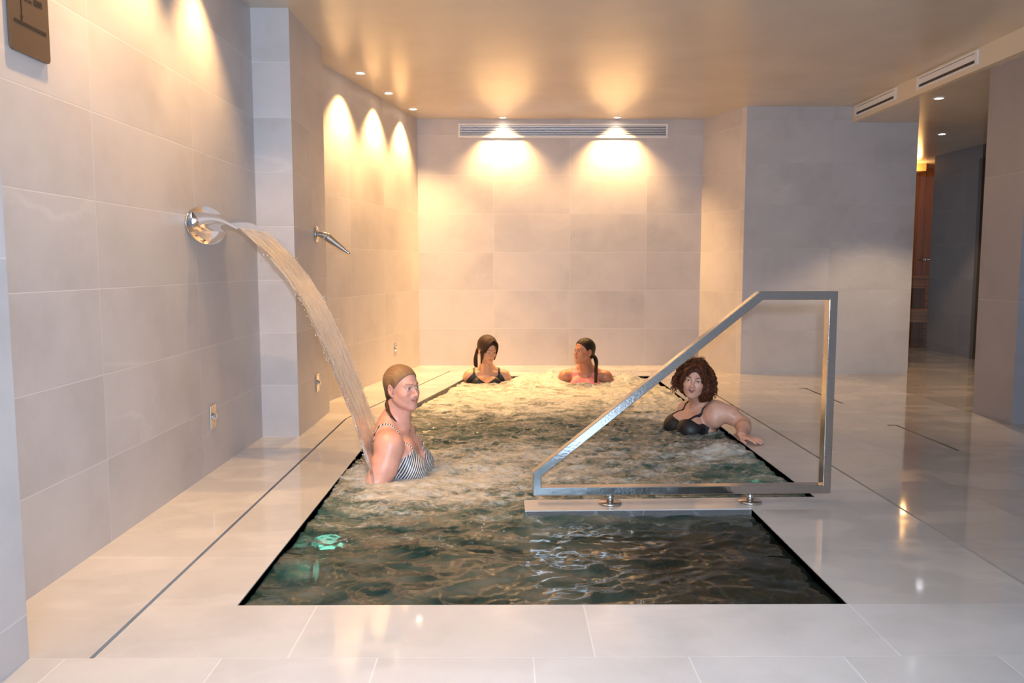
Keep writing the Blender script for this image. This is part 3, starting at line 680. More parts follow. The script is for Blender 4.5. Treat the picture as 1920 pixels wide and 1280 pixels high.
m_drop, _nt, _b = mat_new('water_droplet'); _b.inputs['Base Color'].default_value = (.88, .86, .84, 1); _b.inputs['Roughness'].default_value = .03; _b.inputs['Specular IOR Level'].default_value = 1.0; _b.inputs['Transmission Weight'].default_value = .55; _b.inputs['IOR'].default_value = 1.33
dv, df_ = droplets(); do = new_mesh('splash_droplets', dv, df_, m_drop, smooth=True)
tag(do, 'fine spray of droplets over the foam and along the falling water', 'spray', kind='stuff')

# ------------------------------------------------------------------ people: bodies as one smooth surface grown from blended volumes
def nrm(v): v = np.array(v, float); return v / np.linalg.norm(v)
def frame(fwd, up=(0, 0, 1)):
    """columns: person's right, forward, up"""
    f = nrm(fwd); u = np.array(up, float); u = nrm(u - f * u.dot(f)); return np.stack([np.cross(f, u), f, u], 1)
def smin(a, b, k):
    if k <= 0: return np.minimum(a, b)
    h = np.maximum(k - np.abs(a - b), 0) / k; return np.minimum(a, b) - h * h * k * .25
def smax(a, b, k): return -smin(-a, -b, k)
def ell(P, c, r, Rm=None):
    x, y, z = P[0] - c[0], P[1] - c[1], P[2] - c[2]
    if Rm is not None: x, y, z = (Rm[0][0] * x + Rm[1][0] * y + Rm[2][0] * z, Rm[0][1] * x + Rm[1][1] * y + Rm[2][1] * z, Rm[0][2] * x + Rm[1][2] * y + Rm[2][2] * z)
    k0 = np.sqrt((x / r[0]) ** 2 + (y / r[1]) ** 2 + (z / r[2]) ** 2); k1 = np.sqrt((x / r[0] ** 2) ** 2 + (y / r[1] ** 2) ** 2 + (z / r[2] ** 2) ** 2)
    return k0 * (k0 - 1) / np.maximum(k1, 1e-6)
def sph(P, c, r): return np.sqrt((P[0] - c[0]) ** 2 + (P[1] - c[1]) ** 2 + (P[2] - c[2]) ** 2) - r
def cap(P, a, b, ra, rb):
    a = np.array(a, float); b = np.array(b, float); ab = b - a; L = ab.dot(ab) + 1e-9
    x, y, z = P[0] - a[0], P[1] - a[1], P[2] - a[2]
    t = np.clip((x * ab[0] + y * ab[1] + z * ab[2]) / L, 0, 1)
    return np.sqrt((x - ab[0] * t) ** 2 + (y - ab[1] * t) ** 2 + (z - ab[2] * t) ** 2) - (ra + (rb - ra) * t)
class Grid:
    def __init__(s, lo, hi, coarse, fine, boxes, zlow=None):
        s.ax = []
        for d in range(3):
            v = lo[d]; a = [v]
            while v < hi[d]:
                st = coarse
                if any(b[0][d] - coarse <= v < b[1][d] for b in boxes): st = fine
                elif d == 2 and zlow is not None and v < zlow: st = coarse * 2.4
                v += st; a.append(v)
            s.ax.append(np.array(a, np.float32))
        s.d = np.full([len(a) for a in s.ax], 1.0, np.float32)
    def block(s, lo, hi):
        return tuple(slice(max(0, np.searchsorted(s.ax[d], lo[d]) - 1), np.searchsorted(s.ax[d], hi[d]) + 1) for d in range(3))
    def pts(s, bl): return np.meshgrid(*[s.ax[d][bl[d]] for d in range(3)], indexing='ij', sparse=False)
    def add_cap(s, a, b, ra, rb, k=.02):
        m = max(ra, rb) + k + .02; a = np.array(a, float); b = np.array(b, float)
        bl = s.block(np.minimum(a, b) - m, np.maximum(a, b) + m)
        if min(x.stop - x.start for x in bl) <= 0: return
        s.d[bl] = smin(s.d[bl], cap(s.pts(bl), a, b, ra, rb), k)
def local(P, o, F):
    x, y, z = P[0] - o[0], P[1] - o[1], P[2] - o[2]
    return [F[0, i] * x + F[1, i] * y + F[2, i] * z for i in range(3)]
def surface_nets(ax, d):
    """naive surface nets on a rectilinear grid -> vertices, quads"""
    X, Y, Z = ax; s = d < 0
    c = s[:-1, :-1, :-1].astype(np.int8)
    for i, j, k in ((1, 0, 0), (0, 1, 0), (0, 0, 1), (1, 1, 0), (1, 0, 1), (0, 1, 1), (1, 1, 1)):
        c = c + s[i:s.shape[0] - 1 + i, j:s.shape[1] - 1 + j, k:s.shape[2] - 1 + k]
    act = (c > 0) & (c < 8); ci, cj, ck = np.nonzero(act)
    idx = -np.ones(act.shape, np.int32); idx[ci, cj, ck] = np.arange(len(ci))
    acc = np.zeros((len(ci), 3)); cnt = np.zeros(len(ci))
    corner = [(a, b, e) for a in (0, 1) for b in (0, 1) for e in (0, 1)]
    for a in corner:
        for axis in range(3):
            if a[axis]: continue
            b = list(a); b[axis] = 1
            da = d[ci + a[0], cj + a[1], ck + a[2]]; db = d[ci + b[0], cj + b[1], ck + b[2]]
            m = (da < 0) != (db < 0); t = np.where(m, da / np.where(m, da - db, 1), 0)
            pa = np.stack([X[ci + a[0]], Y[cj + a[1]], Z[ck + a[2]]], 1); pb = np.stack([X[ci + b[0]], Y[cj + b[1]], Z[ck + b[2]]], 1)
            acc += np.where(m[:, None], pa + (pb - pa) * t[:, None], 0); cnt += m
    V = acc / cnt[:, None]; Q = []
    n0, n1, n2 = act.shape
    for axis in range(3):
        u, v = [(1, 2), (2, 0), (0, 1)][axis]
        sl0 = [slice(None)] * 3; sl1 = [slice(None)] * 3; sl0[axis] = slice(0, -1); sl1[axis] = slice(1, None)
        ed = s[tuple(sl0)] != s[tuple(sl1)]; e = np.stack(np.nonzero(ed), 1)
        ok = (e[:, u] > 0) & (e[:, v] > 0) & (e[:, u] < act.shape[u]) & (e[:, v] < act.shape[v]); e = e[ok]
        def cell(du, dv):
            q = e.copy(); q[:, u] -= du; q[:, v] -= dv; return idx[q[:, 0], q[:, 1], q[:, 2]]
        q = np.stack([cell(1, 1), cell(0, 1), cell(0, 0), cell(1, 0)], 1)
        fl_ = ~s[tuple(sl0)][e[:, 0], e[:, 1], e[:, 2]]; q[fl_] = q[fl_][:, ::-1]; Q.append(q)
    Q = np.concatenate(Q); Q = Q[(Q >= 0).all(1)]
    return V, Q
def sdf_mesh(name, ax, d, mat, parent=None, trim=True):
    if trim:
        nz = np.nonzero(d < .0)
        if len(nz[0]) == 0: return None
        sl = tuple(slice(max(0, n.min() - 3), n.max() + 4) for n in nz); ax = [ax[i][sl[i]] for i in range(3)]; d = d[sl]
    V, Q = surface_nets(ax, d)
    o = new_mesh(name, V.tolist(), Q.tolist(), mat, parent, smooth=True)
    return o, V
def head_sdf(P, q):
    """q: dict of small differences between heads. P in head-local metres at scale 1: x right, y forward, z up"""
    fw = q.get('face_w', 1.0)
    d = ell(P, (0, -.015, .032), (.073, .094, .086))
    d = smin(d, ell(P, (0, .020, -.022), (.058 * fw, .062, .078)), .03)
    d = smin(d, ell(P, (0, .028, -.070), (.041 * fw, .044, .033)), .03)
    for s in (-1, 1):
        d = smin(d, ell(P, (s * .034 * fw, .050, -.028), (.026, .028, .026)), .02)          # cheek
        d = smin(d, cap(P, (s * .050 * fw, .0, -.052), (s * .016, .062, -.092), .015, .013), .03)  # jaw line
        d = smin(d, cap(P, (s * .012, .079, .022), (s * .044, .064, .022), .007, .005), .016)  # brow
        d = smax(d, -ell(P, (s * .031, .094, .004), (.017, .018, .011)), .016)               # socket
        d = smin(d, sph(P, (s * .0315, .0665, .003), .0142), .005)                           # lids
    d = smin(d, ell(P, (0, .066, -.098), (.017, .017, .014)), .02)                            # chin
    nl = q.get('nose', 1.0)
    d = smin(d, cap(P, (0, .076, .014), (0, .078 + .024 * nl, -.030), .0065, .0088), .010)
    for s in (-1, 1): d = smin(d, ell(P, (s * .0105, .089, -.034), (.0075, .0105, .0068)), .006)
    d = smin(d, ell(P, (0, .066, -.060), (.028, .022, .024)), .02)                            # muzzle
    m = q.get('smile', 0.0); mz = -.060
    def mp(x): return mz + .0045 * m * (x / .024) ** 2 * 1.6
    for s in (-1, 1):
        d = smin(d, cap(P, (s * .001, .0875, mz + .0040), (s * .023, .0745, mp(.024)), .0050, .0024), .005)
        d = smin(d, cap(P, (s * .001, .0860, mz - .0075), (s * .020, .0750, mp(.020) - .003), .0060, .0028), .005)
        d = smin(d, cap(P, (s * .012, .082, -.042), (s * .033 * fw, .060, -.058 + .006 * m), .004, .005 + .004 * m), .018)
    t = np.abs(P[0]) / .024
    zz = mz - .0015 + .0045 * m * 1.6 * t ** 2
    op = .0006 + q.get('open', 0) * np.clip(1 - t ** 2, 0, 1)
    slit = np.maximum(np.maximum(np.abs(P[2] - zz) - op, np.abs(P[0]) - .0235), -(P[1] - .066))
    d = smax(d, -slit, .0015)
    # lids open in an almond
    for s in (-1, 1):
        u = (P[0] - s * .0315) / .0145; lidz = .003 + .0012 * s * u * 0
        up = q.get('lid', .0060) * np.clip(1 - u ** 2, 0, 1) ** .6; dn = -.0036 * np.clip(1 - u ** 2, 0, 1) ** .6
        zc = P[2] - lidz - q.get('lid_drop', 0)
        alm = np.maximum(np.maximum(zc - up, dn - zc), np.maximum(np.abs(u) - 1, -(P[1] - .070) * 1.0) * .0145)
        d = smax(d, -alm, .001)
    for s in (-1, 1):  # ears
        Re = np.array(frame((s * .22, 1, 0), (0, -.25, 1)))
        e = ell(P, (s * .0765, -.013, -.006), (.0078, .0195, .032), Re)
        e = smax(e, -ell(P, (s * .0835, -.009, -.002), (.0065, .0105, .019), Re), .004)
        e = smin(e, ell(P, (s * .0745, -.002, -.034), (.006, .008, .009)), .006)
        d = smin(d, e, .006)
    return d
def cranium(P, g=0.0): 
    return ell(P, (0, -.015, .032), (.073 + g, .094 + g, .086 + g))
def torso_sdf(P, q):
    w_ = q.get('w', 1.0); b = q.get('bust', .068); fat = q.get('fat', 1.0)
    d = ell(P, (0, -.020, -.21), (.142 * w_ * fat, .098 * fat, .215))
    sh = q.get('sh', .150) * w_; dr = q.get('shz', -.055)
    d = smin(d, cap(P, (-sh * .86, -.022, dr - .012), (sh * .86, -.022, dr - .012), .047, .047), .04)
    for s in (-1, 1):
        d = smin(d, cap(P, (s * .018, -.030, .022), (s * sh * .85, -.028, dr), .033, .034), .04)      # trapezius
        d = smin(d, cap(P, (s * .015, .030, -.036), (s * sh * .9, .006, dr + .006), .0125, .014), .018)   # collar bone
        d = smin(d, ell(P, (s * .070 * w_, .068, -.165), (.075, .040, .085)), .04)
        d = smin(d, ell(P, (s * q.get('bx', .076) * w_, .080 + q.get('by', 0), q.get('bz', -.205)), (b, b * .95, b * .95)), .022)
        d = smin(d, ell(P, (s * sh * 1.02, -.024, dr - .022), (.050 * fat, .052 * fat, .055 * fat)), .03)  # deltoid
    d = smin(d, cap(P, (0, -.012, -.03), (0, -.008, .09), .050, .047), .035)                      # neck root
    if q.get('round'): d = smin(d, ell(P, (0, -.060, -.075), (.115, .055, .11)), .05)
    d = smin(d, ell(P, (0, -.005, -.42), (.135 * fat, .105 * fat, .16)), .06)
    d = smin(d, ell(P, (0, -.02, -.56), (.175 * fat, .125 * fat, .12)), .06)
    d = smax(d, -sph(P, (0, .058, -.028), .012), .016)                                            # notch
    return d
def limb(g, pts, rads, k=.025):
    for a, b, ra, rb in zip(pts, pts[1:], rads, rads[1:]): g.add_cap(a, b, ra, rb, k)
def hand_caps(g, wrist, F, side, curl=.25, spread=1.0, s=1.0, lift=None):
    """F columns: across the palm (towards the thumb), along the fingers, back of the hand. five unequal fingers"""
    W = np.array(wrist, float); X, Y, Z = F[:, 0], F[:, 1], F[:, 2]
    P = lambda x, y, z: W + (X * x + Y * y + Z * z) * s
    for x0, x1 in ((.018, .027), (.006, .009), (-.006, -.009), (-.017, -.025)):
        g.add_cap(P(x0, .010, 0), P(x1, .078, .004), .0125 * s, .0105 * s, .012)
    tips = []
    for n, (x, y, L, r, sp) in enumerate(((.028, .080, .070, .0082, .16), (.0095, .085, .078, .0085, .04), (-.0095, .081, .072, .0082, -.08), (-.0270, .072, .056, .0073, -.24))):
        a = sp * spread; d_ = X * math.sin(a) + Y * math.cos(a); c = curl * (1 + .15 * n)
        p = P(x, y, .002); q1 = p + (d_ * math.cos(c * .5) - Z * math.sin(c * .5)) * L * .46 * s
        q2 = q1 + (d_ * math.cos(c * 1.3) - Z * math.sin(c * 1.3)) * L * .30 * s; q3 = q2 + (d_ * math.cos(c * 1.9) - Z * math.sin(c * 1.9)) * L * .24 * s
        g.add_cap(p, q1, r * 1.06 * s, r * s, .005); g.add_cap(q1, q2, r * 1.0 * s, r * .93 * s, .003); g.add_cap(q2, q3, r * .93 * s, r * .78 * s, .003)
        tips.append((q3, d_))
    t0 = P(.020, .018, -.006); t1 = P(.045, .044, -.012); t2 = P(.058, .068, -.014); t3 = P(.064, .088, -.014)
    g.add_cap(t0, t1, .0135 * s, .0108 * s, .012); g.add_cap(t1, t2, .0104 * s, .0092 * s, .004); g.add_cap(t2, t3, .0092 * s, .0075 * s, .003)
    return tips
def skin_mat(name, col, wet=.43):
    m, nt, b = mat_new(name); L = nt.links.new
    at = N(nt, 'ShaderNodeAttribute', attribute_name='tone'); tc = N(nt, 'ShaderNodeTexCoord')
    n = N(nt, 'ShaderNodeTexNoise'); n.inputs['Scale'].default_value = 22; n.inputs['Detail'].default_value = 5; L(tc.outputs['Object'], n.inputs['Vector'])
    v = ramp(nt, n.outputs[0], [(.3, (.90, .86, .85)), (.7, (1.06, 1.06, 1.06))])
    L(mixc(nt, 1.0, at.outputs['Color'], v, 'MULTIPLY'), b.inputs['Base Color'])
    b.inputs['Roughness'].default_value = wet; b.inputs['Subsurface Weight'].default_value = .12; b.inputs['Subsurface Radius'].default_value = (.012, .005, .003); b.inputs['Subsurface Scale'].default_value = 1.0
    bp = N(nt, 'ShaderNodeBump'); bp.inputs['Strength'].default_value = .12; bp.inputs['Distance'].default_value = .002
    n2 = N(nt, 'ShaderNodeTexNoise'); n2.inputs['Scale'].default_value = 260; L(tc.outputs['Object'], n2.inputs['Vector']); L(n2.outputs[0], bp.inputs['Height']); L(bp.outputs[0], b.inputs['Normal'])
    return m
def hair_mat(name, c0, c1, rough=.34):
    m, nt, b = mat_new(name); L = nt.links.new
    at = N(nt, 'ShaderNodeAttribute', attribute_name='strand'); cb = N(nt, 'ShaderNodeAttribute', attribute_name='comb')
    n = N(nt, 'ShaderNodeTexNoise'); n.inputs['Scale'].default_value = 1; n.inputs['Detail'].default_value = 4; n.inputs['Roughness'].default_value = .65; L(cb.outputs['Vector'], n.inputs['Vector'])
    f = M(nt, 'ADD', at.outputs['Fac'], M(nt, 'MULTIPLY', M(nt, 'SUBTRACT', n.outputs[0], .5), 1.5), clamp=True)
    L(ramp(nt, f, [(0, c0), (1, c1)]), b.inputs['Base Color']); b.inputs['Roughness'].default_value = rough; b.inputs['Specular IOR Level'].default_value = .25
    bp = N(nt, 'ShaderNodeBump'); bp.inputs['Strength'].default_value = .9; bp.inputs['Distance'].default_value = .003; L(n.outputs[0], bp.inputs['Height']); L(bp.outputs[0], b.inputs['Normal'])
    return m
def set_comb(o, v):
    at = o.data.attributes.new('comb', 'FLOAT_VECTOR', 'POINT'); at.data.foreach_set('vector', np.asarray(v, np.float32).ravel())
def cloth_mat(name, col, rough=.55):
    return simple(name, col, rough)
def set_tone(o, cols):
    at = o.data.attributes.new('tone', 'FLOAT_COLOR', 'POINT'); a = np.ones((len(cols), 4), np.float32); a[:, :3] = cols; at.data.foreach_set('color', a.ravel())
def set_strand(o, v):
    at = o.data.attributes.new('strand', 'FLOAT', 'POINT'); at.data.foreach_set('value', np.asarray(v, np.float32))
def strands(name, curves, mat, parent, n=5):
    """curves: list of (points, radii, shade)"""
    bm = bmesh.new(); sh = []
    for pts, rad, c in curves:
        add_tube(bm, pts, rad, n); sh += [c] * (len(pts) * n)
    o = bm_obj(name, bm, mat, parent, True); set_strand(o, sh); set_comb(o, np.stack([np.array(sh) * 50, np.zeros(len(sh)), np.zeros(len(sh))], 1)); return o
def eyes(ho, F, sc, parent, iris, look=(0, 0), drop=0):
    mw = simple('eye_white', (.72, .66, .62), .12); mi = simple('iris', iris, .1); mpup = simple('pupil', (.008, .007, .006), .08)
    for s in (-1, 1):
        c = Vector(ho + F @ np.array([s * .0315, .0665, .003 ]) * sc)
        g = nrm(F @ nrm([look[0], 1, look[1]])); q = Vector((0, 0, 1)).rotation_difference(Vector(g)).to_matrix().to_4x4()
        bm = bmesh.new(); bmesh.ops.create_uvsphere(bm, u_segments=20, v_segments=16, radius=.0126 * sc); bmesh.ops.transform(bm, matrix=Matrix.Translation(c) @ q, verts=bm.verts)
        e = bm_obj('eye', bm, mw, parent, True)
        bm = bmesh.new(); add_lathe(bm, [(0, .01180 * sc), (.0058 * sc, .01130 * sc), (.0058 * sc, .0116 * sc), (0, .0129 * sc)], 18, Matrix.Translation(c) @ q); bm_obj('iris', bm, mi, e, True)
        bm = bmesh.new(); add_lathe(bm, [(0, .0126 * sc), (.0026 * sc, .0126 * sc), (.0024 * sc, .0131 * sc), (0, .0132 * sc)], 12, Matrix.Translation(c) @ q); bm_obj('pupil', bm, mpup, e, True)
def face_tones(V, ho, F, sc, skin, lip, brow, q):
    L_ = ((V - ho) @ F) / sc; x, y, z = L_[:, 0], L_[:, 1], L_[:, 2]; n = len(V)
    C_ = np.tile(np.array(skin), (n, 1)); near = (np.linalg.norm(L_, axis=1) < .16)
    def blend(w, col): w = (w * near)[:, None]; C_[:] = C_ * (1 - w) + np.array(col) * w
    def g(cx, cy, cz, r, s_=1): return np.exp(-(((np.abs(x) - cx) / r[0]) ** 2 + ((y - cy) / r[1]) ** 2 + ((z - cz) / r[2]) ** 2))
    sk = np.array(skin)
    blend(.30 * g(.040, .06, -.025, (.020, .04, .020)), (sk[0] * 1.05, sk[1] * .72, sk[2] * .68))
    blend(.25 * g(0, .10, -.030, (.012, .02, .014)), (sk[0] * 1.03, sk[1] * .75, sk[2] * .7))
    blend(.45 * g(.0315, .075, .002, (.017, .02, .010)), sk * .62)                 # darker skin tone round the eyes
    u = (np.abs(x) - .0315) / .0150
    lid = q.get('lid', .0060) * np.clip(1 - u ** 2, 0, 1) ** .6 + .003 + q.get('lid_drop', 0)
    blend(np.clip(1 - np.abs(z - lid - .0006) / .0024, 0, 1) * (np.abs(u) < 1.08) * (y > .06), (.02, .014, .012))     # lashes
    bz = .0225 + .0045 * np.clip(1 - ((np.abs(x) - .034) / .02) ** 2, -1, 1) 
    blend(np.clip(1.5 - np.abs(z - bz) / .0030, 0, 1) * sstep(.011, .017, np.abs(x)) * (1 - sstep(.046, .054, np.abs(x))) * (y > .045) * q.get('brow_w', .9), brow)
    m = q.get('smile', 0); mz = -.060 + .0045 * m * 1.6 * (x / .024) ** 2
    hw = np.sqrt(np.clip(1 - (x / .0255) ** 2, 0, 1)); up = (.0082 - .0015 * np.exp(-(x / .004) ** 2)) * hw; dn = .0125 * hw ** 1.2
    wl = (1 - sstep(.8, 1.12, np.where(z > mz, (z - mz) / np.maximum(up, 1e-4), (mz - z) / np.maximum(dn, 1e-4)))) * (y > .06) * (np.abs(x) < .0255)
    blend(wl * .85, lip)
    blend((np.abs(x) < .021) * np.clip(1.3 - np.abs(z - mz + .0015) / (.0012 + q.get('open', 0)), 0, 1) * (y > .055) * (y < .0875) * .9, (.74, .64, .56) if q.get('open', 0) > 0 else (.12, .04, .03))
    blend(.30 * g(.0835, -.009, -.002, (.008, .010, .014)), sk * .55)
    return C_
def person(name, label, q, skin, lip, brow, iris):
    """q: torso origin/frame, head origin/frame, arms, ... -> body object (one continuous mesh) and the fields its clothes are cut from"""
    to_, TF, ho, HF, sc, ts = np.array(q['torso']), frame(*q['tf']), np.array(q['head']), frame(*q['hf']), q['hs'], q['ts']
    fine = [(ho - .125, ho + .125)] + [(np.array(a), np.array(b)) for a, b in q.get('fine', [])]
    g = Grid(np.array(q['lo']), np.array(q['hi']), q.get('coarse', .006), .0023, fine, zlow=-.12)
    bl = g.block(q['lo'], q['hi']); P = local(g.pts(bl), to_, TF); P = [p / ts for p in P]
    g.d[bl] = torso_sdf(P, q) * ts
    torso_only = g.d.copy(); TP = P
    limb(g, [to_ + TF @ (np.array((0, -.012, .02)) * ts), ho + HF @ (np.array((0, -.026, -.055)) * sc)], [.050 * ts * q.get('neck', 1), .050 * sc * q.get('neck', 1)], .03)
    g.add_cap(ho + HF @ (np.array((0, .030, -.088)) * sc), to_ + TF @ (np.array((0, .02, .0)) * ts), .022, .040, .04 * q.get('throat', 1))
    for arm in q['arms']:
        pts, rads = arm['pts'], arm['r']; limb(g, [np.array(p) for p in pts], rads, .03)
        if 'hand' in arm: arm['tips'] = hand_caps(g, arm['hand'][0], frame(*arm['hand'][1]) @ np.diag([arm['hand'][2], 1, 1]), 1, **arm.get('hk', {}))
    for s in (-1, 1):   # seated legs under the water
        hip = to_ + TF @ (np.array((s * .09, .0, -.60)) * ts); fw = TF[:, 1].copy(); fw[2] = 0; fw = nrm(fw); rt = np.cross(fw, (0, 0, 1))
        kn = hip + fw * .40 + rt * s * .03; an = kn + np.array((0, 0, -.36)) + fw * .03
        kn[2] = max(kn[2], -.60); an[2] = -.90
        limb(g, [hip, kn], [.088, .058], .05); limb(g, [kn, an], [.054, .036], .03); limb(g, [an, an + fw * .16 - (0, 0, .01)], [.034, .022], .02)
    hb = g.block(ho - .17, ho + .17); HP = [p / sc for p in local(g.pts(hb), ho, HF)]
    g.d[hb] = smin(g.d[hb], head_sdf(HP, q) * sc, .012)
    # re-cut what the neck blend may have filled
    root = empty(name, (0, 0, 0), label, 'person')
    root.location = (0, 0, 0)
    body, V = sdf_mesh('body', g.ax, g.d, skin_mat(name + '_skin', skin), root)
    set_tone(body, face_tones(V, ho, HF, sc, skin, lip, brow, q))
    eyes(ho, HF, sc, root, iris, q.get('look', (0, 0)))
    return dict(root=root, body=body, g=g, torso=torso_only, TP=TP, to=to_, TF=TF, ts=ts, ho=ho, HF=HF, sc=sc, q=q)
def garment(p, name, region, mat, off=.004, k=.004, label=None):
    d = smax(p['torso'] - off, region(*p['TP']) * p['ts'], k)
    o, V = sdf_mesh(name, p['g'].ax, d, mat, p['root'])
    if label: o['label'] = label
    return o, V
def hair_shell(p, name, fn, mat, step=.0026, ext=(.16, .16, .2)):
    """fn(P) -> sdf in head-local metres (scale 1)"""
    ho, HF, sc = p['ho'], p['HF'], p['sc']
    ax = [np.arange(ho[i] - ext[i], ho[i] + min(ext[i], .16), step, dtype=np.float32) for i in range(3)]
    P = [a / sc for a in local(np.meshgrid(*ax, indexing='ij'), ho, HF)]
    o, V = sdf_mesh(name, ax, fn(P) * sc, mat, p['root']); L_ = ((V - ho) @ HF) / sc
    return o, L_
def H2W(p, pts): return [tuple(p['ho'] + p['HF'] @ (np.array(a, float) * p['sc'])) for a in pts]
def bez(pts, n):
    """smooth curve through the points (Catmull-Rom)"""
    P = [np.array(a, float) for a in pts]; P = [2 * P[0] - P[1]] + P + [2 * P[-1] - P[-2]]; out = []
    m = len(P) - 3
    for i in range(n):
        t = i / (n - 1) * m; k = min(int(t), m - 1); u = t - k; a, b, c, d = P[k:k + 4]
        out.append(.5 * (2 * b + (c - a) * u + (2 * a - 5 * b + 4 * c - d) * u * u + (3 * b - a - 3 * c + d) * u ** 3))
    return out
def lock(path, rad, nst, spread, sh=(0, 1), n=22, rs=.0022, taper=.6, seed=0, wav=0.0):
    """a lock of hair: nst thin strands following path (head-local), spread around it"""
    rnd = random.Random(seed); c = bez(path, n); out = []
    for k in range(nst):
        a = rnd.uniform(0, 2 * math.pi); r = math.sqrt(rnd.random()); ph = rnd.uniform(0, 6.28); pts = []; rr = []
        for i, q in enumerate(c):
            s = i / (n - 1); w_ = spread * (rad[0] * (1 - s) + rad[1] * s) * r; aa = a + .8 * s
            pts.append(q + np.array((math.cos(aa) * w_ + wav * math.sin(s * 14 + ph) * s, math.sin(aa) * w_ + wav * math.cos(s * 11 + ph) * s, 0)))
            rr.append(rs * (1 - taper * s ** 2))
        out.append((pts, rr, rnd.uniform(*sh)))
    return out

# ---- A: wet slicked-back hair, striped swimsuit, near left edge, looking over the pool
qa = dict(round=1, torso=(-.535, 3.87, .218), tf=((.995, -.10, .0), (-.02, 0, 1)), ts=.97, head=(-.508, 3.84, .392), hf=((.80, -.60, .02), (-.04, .02, 1)), hs=.93,
          lo=(-.80, 3.42, -.94), hi=(.12, 4.25, .54), coarse=.005, fat=1.10, w=1.0, sh=.160, bust=.080, bz=-.225, by=.005, shz=-.060, neck=.92, face_w=1.03, nose=.95, smile=1.0, lid=.0050, brow_w=.6,
          arms=[dict(pts=((-.548, 3.705, .138), (-.578, 3.680, .04), (-.640, 3.630, -.10), (-.45, 3.55, -.20)), r=(.064, .060, .050, .034)),
                dict(pts=((-.530, 4.03, .130), (-.50, 4.09, -.05), (-.34, 4.05, -.2)), r=(.058, .05, .034))])
A = person('person', 'woman with wet slicked-back fair hair and striped swimsuit, in the foam under the waterfall', qa, (.74, .385, .285), (.55, .21, .18), (.16, .09, .06), (.10, .13, .14))
def strapped(x, y, z, sx=.105, sw=.006, vz=-.175, slope=1.05, arm=.125, back=-.30, top=-.105):
    ax_ = np.abs(x)
    cup = np.maximum(z - (vz + slope * np.minimum(ax_, sx + .02)), ax_ - (arm + .9 * np.maximum(0, top - z)))
    cup = np.maximum(cup, z - top)
    front = np.maximum(cup, -(y + .0)); rear = np.maximum(z - back, y - .02)
    strap = np.maximum(np.abs(ax_ - sx + .10 * np.maximum(0, -.09 - z) * (y < 0)) - sw, np.where(y > 0, (top - .02) - z, (back - .02) - z))
    return smin(smin(front, rear, .002), strap, .001)
m_str, nt, b = mat_new('striped_swim_fabric')
tc = N(nt, 'ShaderNodeTexCoord'); mp = N(nt, 'ShaderNodeMapping'); mp.inputs['Rotation'].default_value = (0, R(-28), R(-22)); nt.links.new(tc.outputs['Object'], mp.inputs[0])
sp_ = N(nt, 'ShaderNodeSeparateXYZ'); nt.links.new(mp.outputs[0], sp_.inputs[0])
st_ = M(nt, 'GREATER_THAN', M(nt, 'FRACT', M(nt, 'DIVIDE', sp_.outputs[0], .0100)), .50)
nt.links.new(mixc(nt, st_, (.70, .68, .66), (.03, .03, .045)), b.inputs['Base Color']); b.inputs['Roughness'].default_value = .45
garment(A, 'swimsuit', lambda x, y, z: strapped(x, y, z, sx=.105, sw=.0032, vz=-.215, top=-.125, back=-.30), m_str, label='black and white striped swimsuit with thin straps')
m_ha = hair_mat('wet_fair_hair', (.045, .022, .010), (.34, .19, .09), .28)
def hairA(P):
    x, y, z = P; g = .0045 + .0016 * vn1(np.abs(x) * 110 + 40, y * 8 + 9)
    d = ell(P, (0, -.016, .032), (.0735, .095, .086)) - g
    d = smin(d, ell(P, (0, -.062, -.040), (.050, .040, .055)), .03)
    reg = (1.35 * y - .018 - z + .10 * np.abs(x)) / 1.7
    d = smax(d, reg, .004)
    for s in (-1, 1): d = smax(d, -ell(P, (s * .084, -.006, -.012), (.018, .021, .035)), .004)
    d = smax(d, -.100 - z, .01)
    d = smin(d, ell(P, (.010, -.078, -.092), (.040, .024, .034)) + .004 * vn2(x * 200 + 9, z * 30 + 50), .012)
    d = smin(d, cap(P, (.046, -.068, -.082), (.066, -.046, -.112), .014, .010) + .0012 * vn2(x * 240 + 9, z * 20 + 50), .006)
    d = smin(d, cap(P, (.066, -.046, -.112), (.071, -.014, -.142), .010, .007) + .0012 * vn2(x * 240 + 9, z * 20 + 50), .005)
    d = smin(d, cap(P, (.071, -.014, -.142), (.066, .014, -.166), .007, .003), .004)
    return d
o, L_ = hair_shell(A, 'hair', hairA, m_ha)
set_strand(o, np.clip(.42 + .75 * (L_[:, 2] + .005) / .1, 0, 1)); set_comb(o, np.stack([L_[:, 0] * 260, L_[:, 1] * 14, L_[:, 2] * 14], 1))
bm = bmesh.new(); bmesh.ops.create_uvsphere(bm, u_segments=12, v_segments=8, radius=.0034); bmesh.ops.translate(bm, vec=Vector(H2W(A, [(.0835, -.002, -.040)])[0]), verts=bm.verts); bm_obj('earring', bm, m_black, A['root'], True)

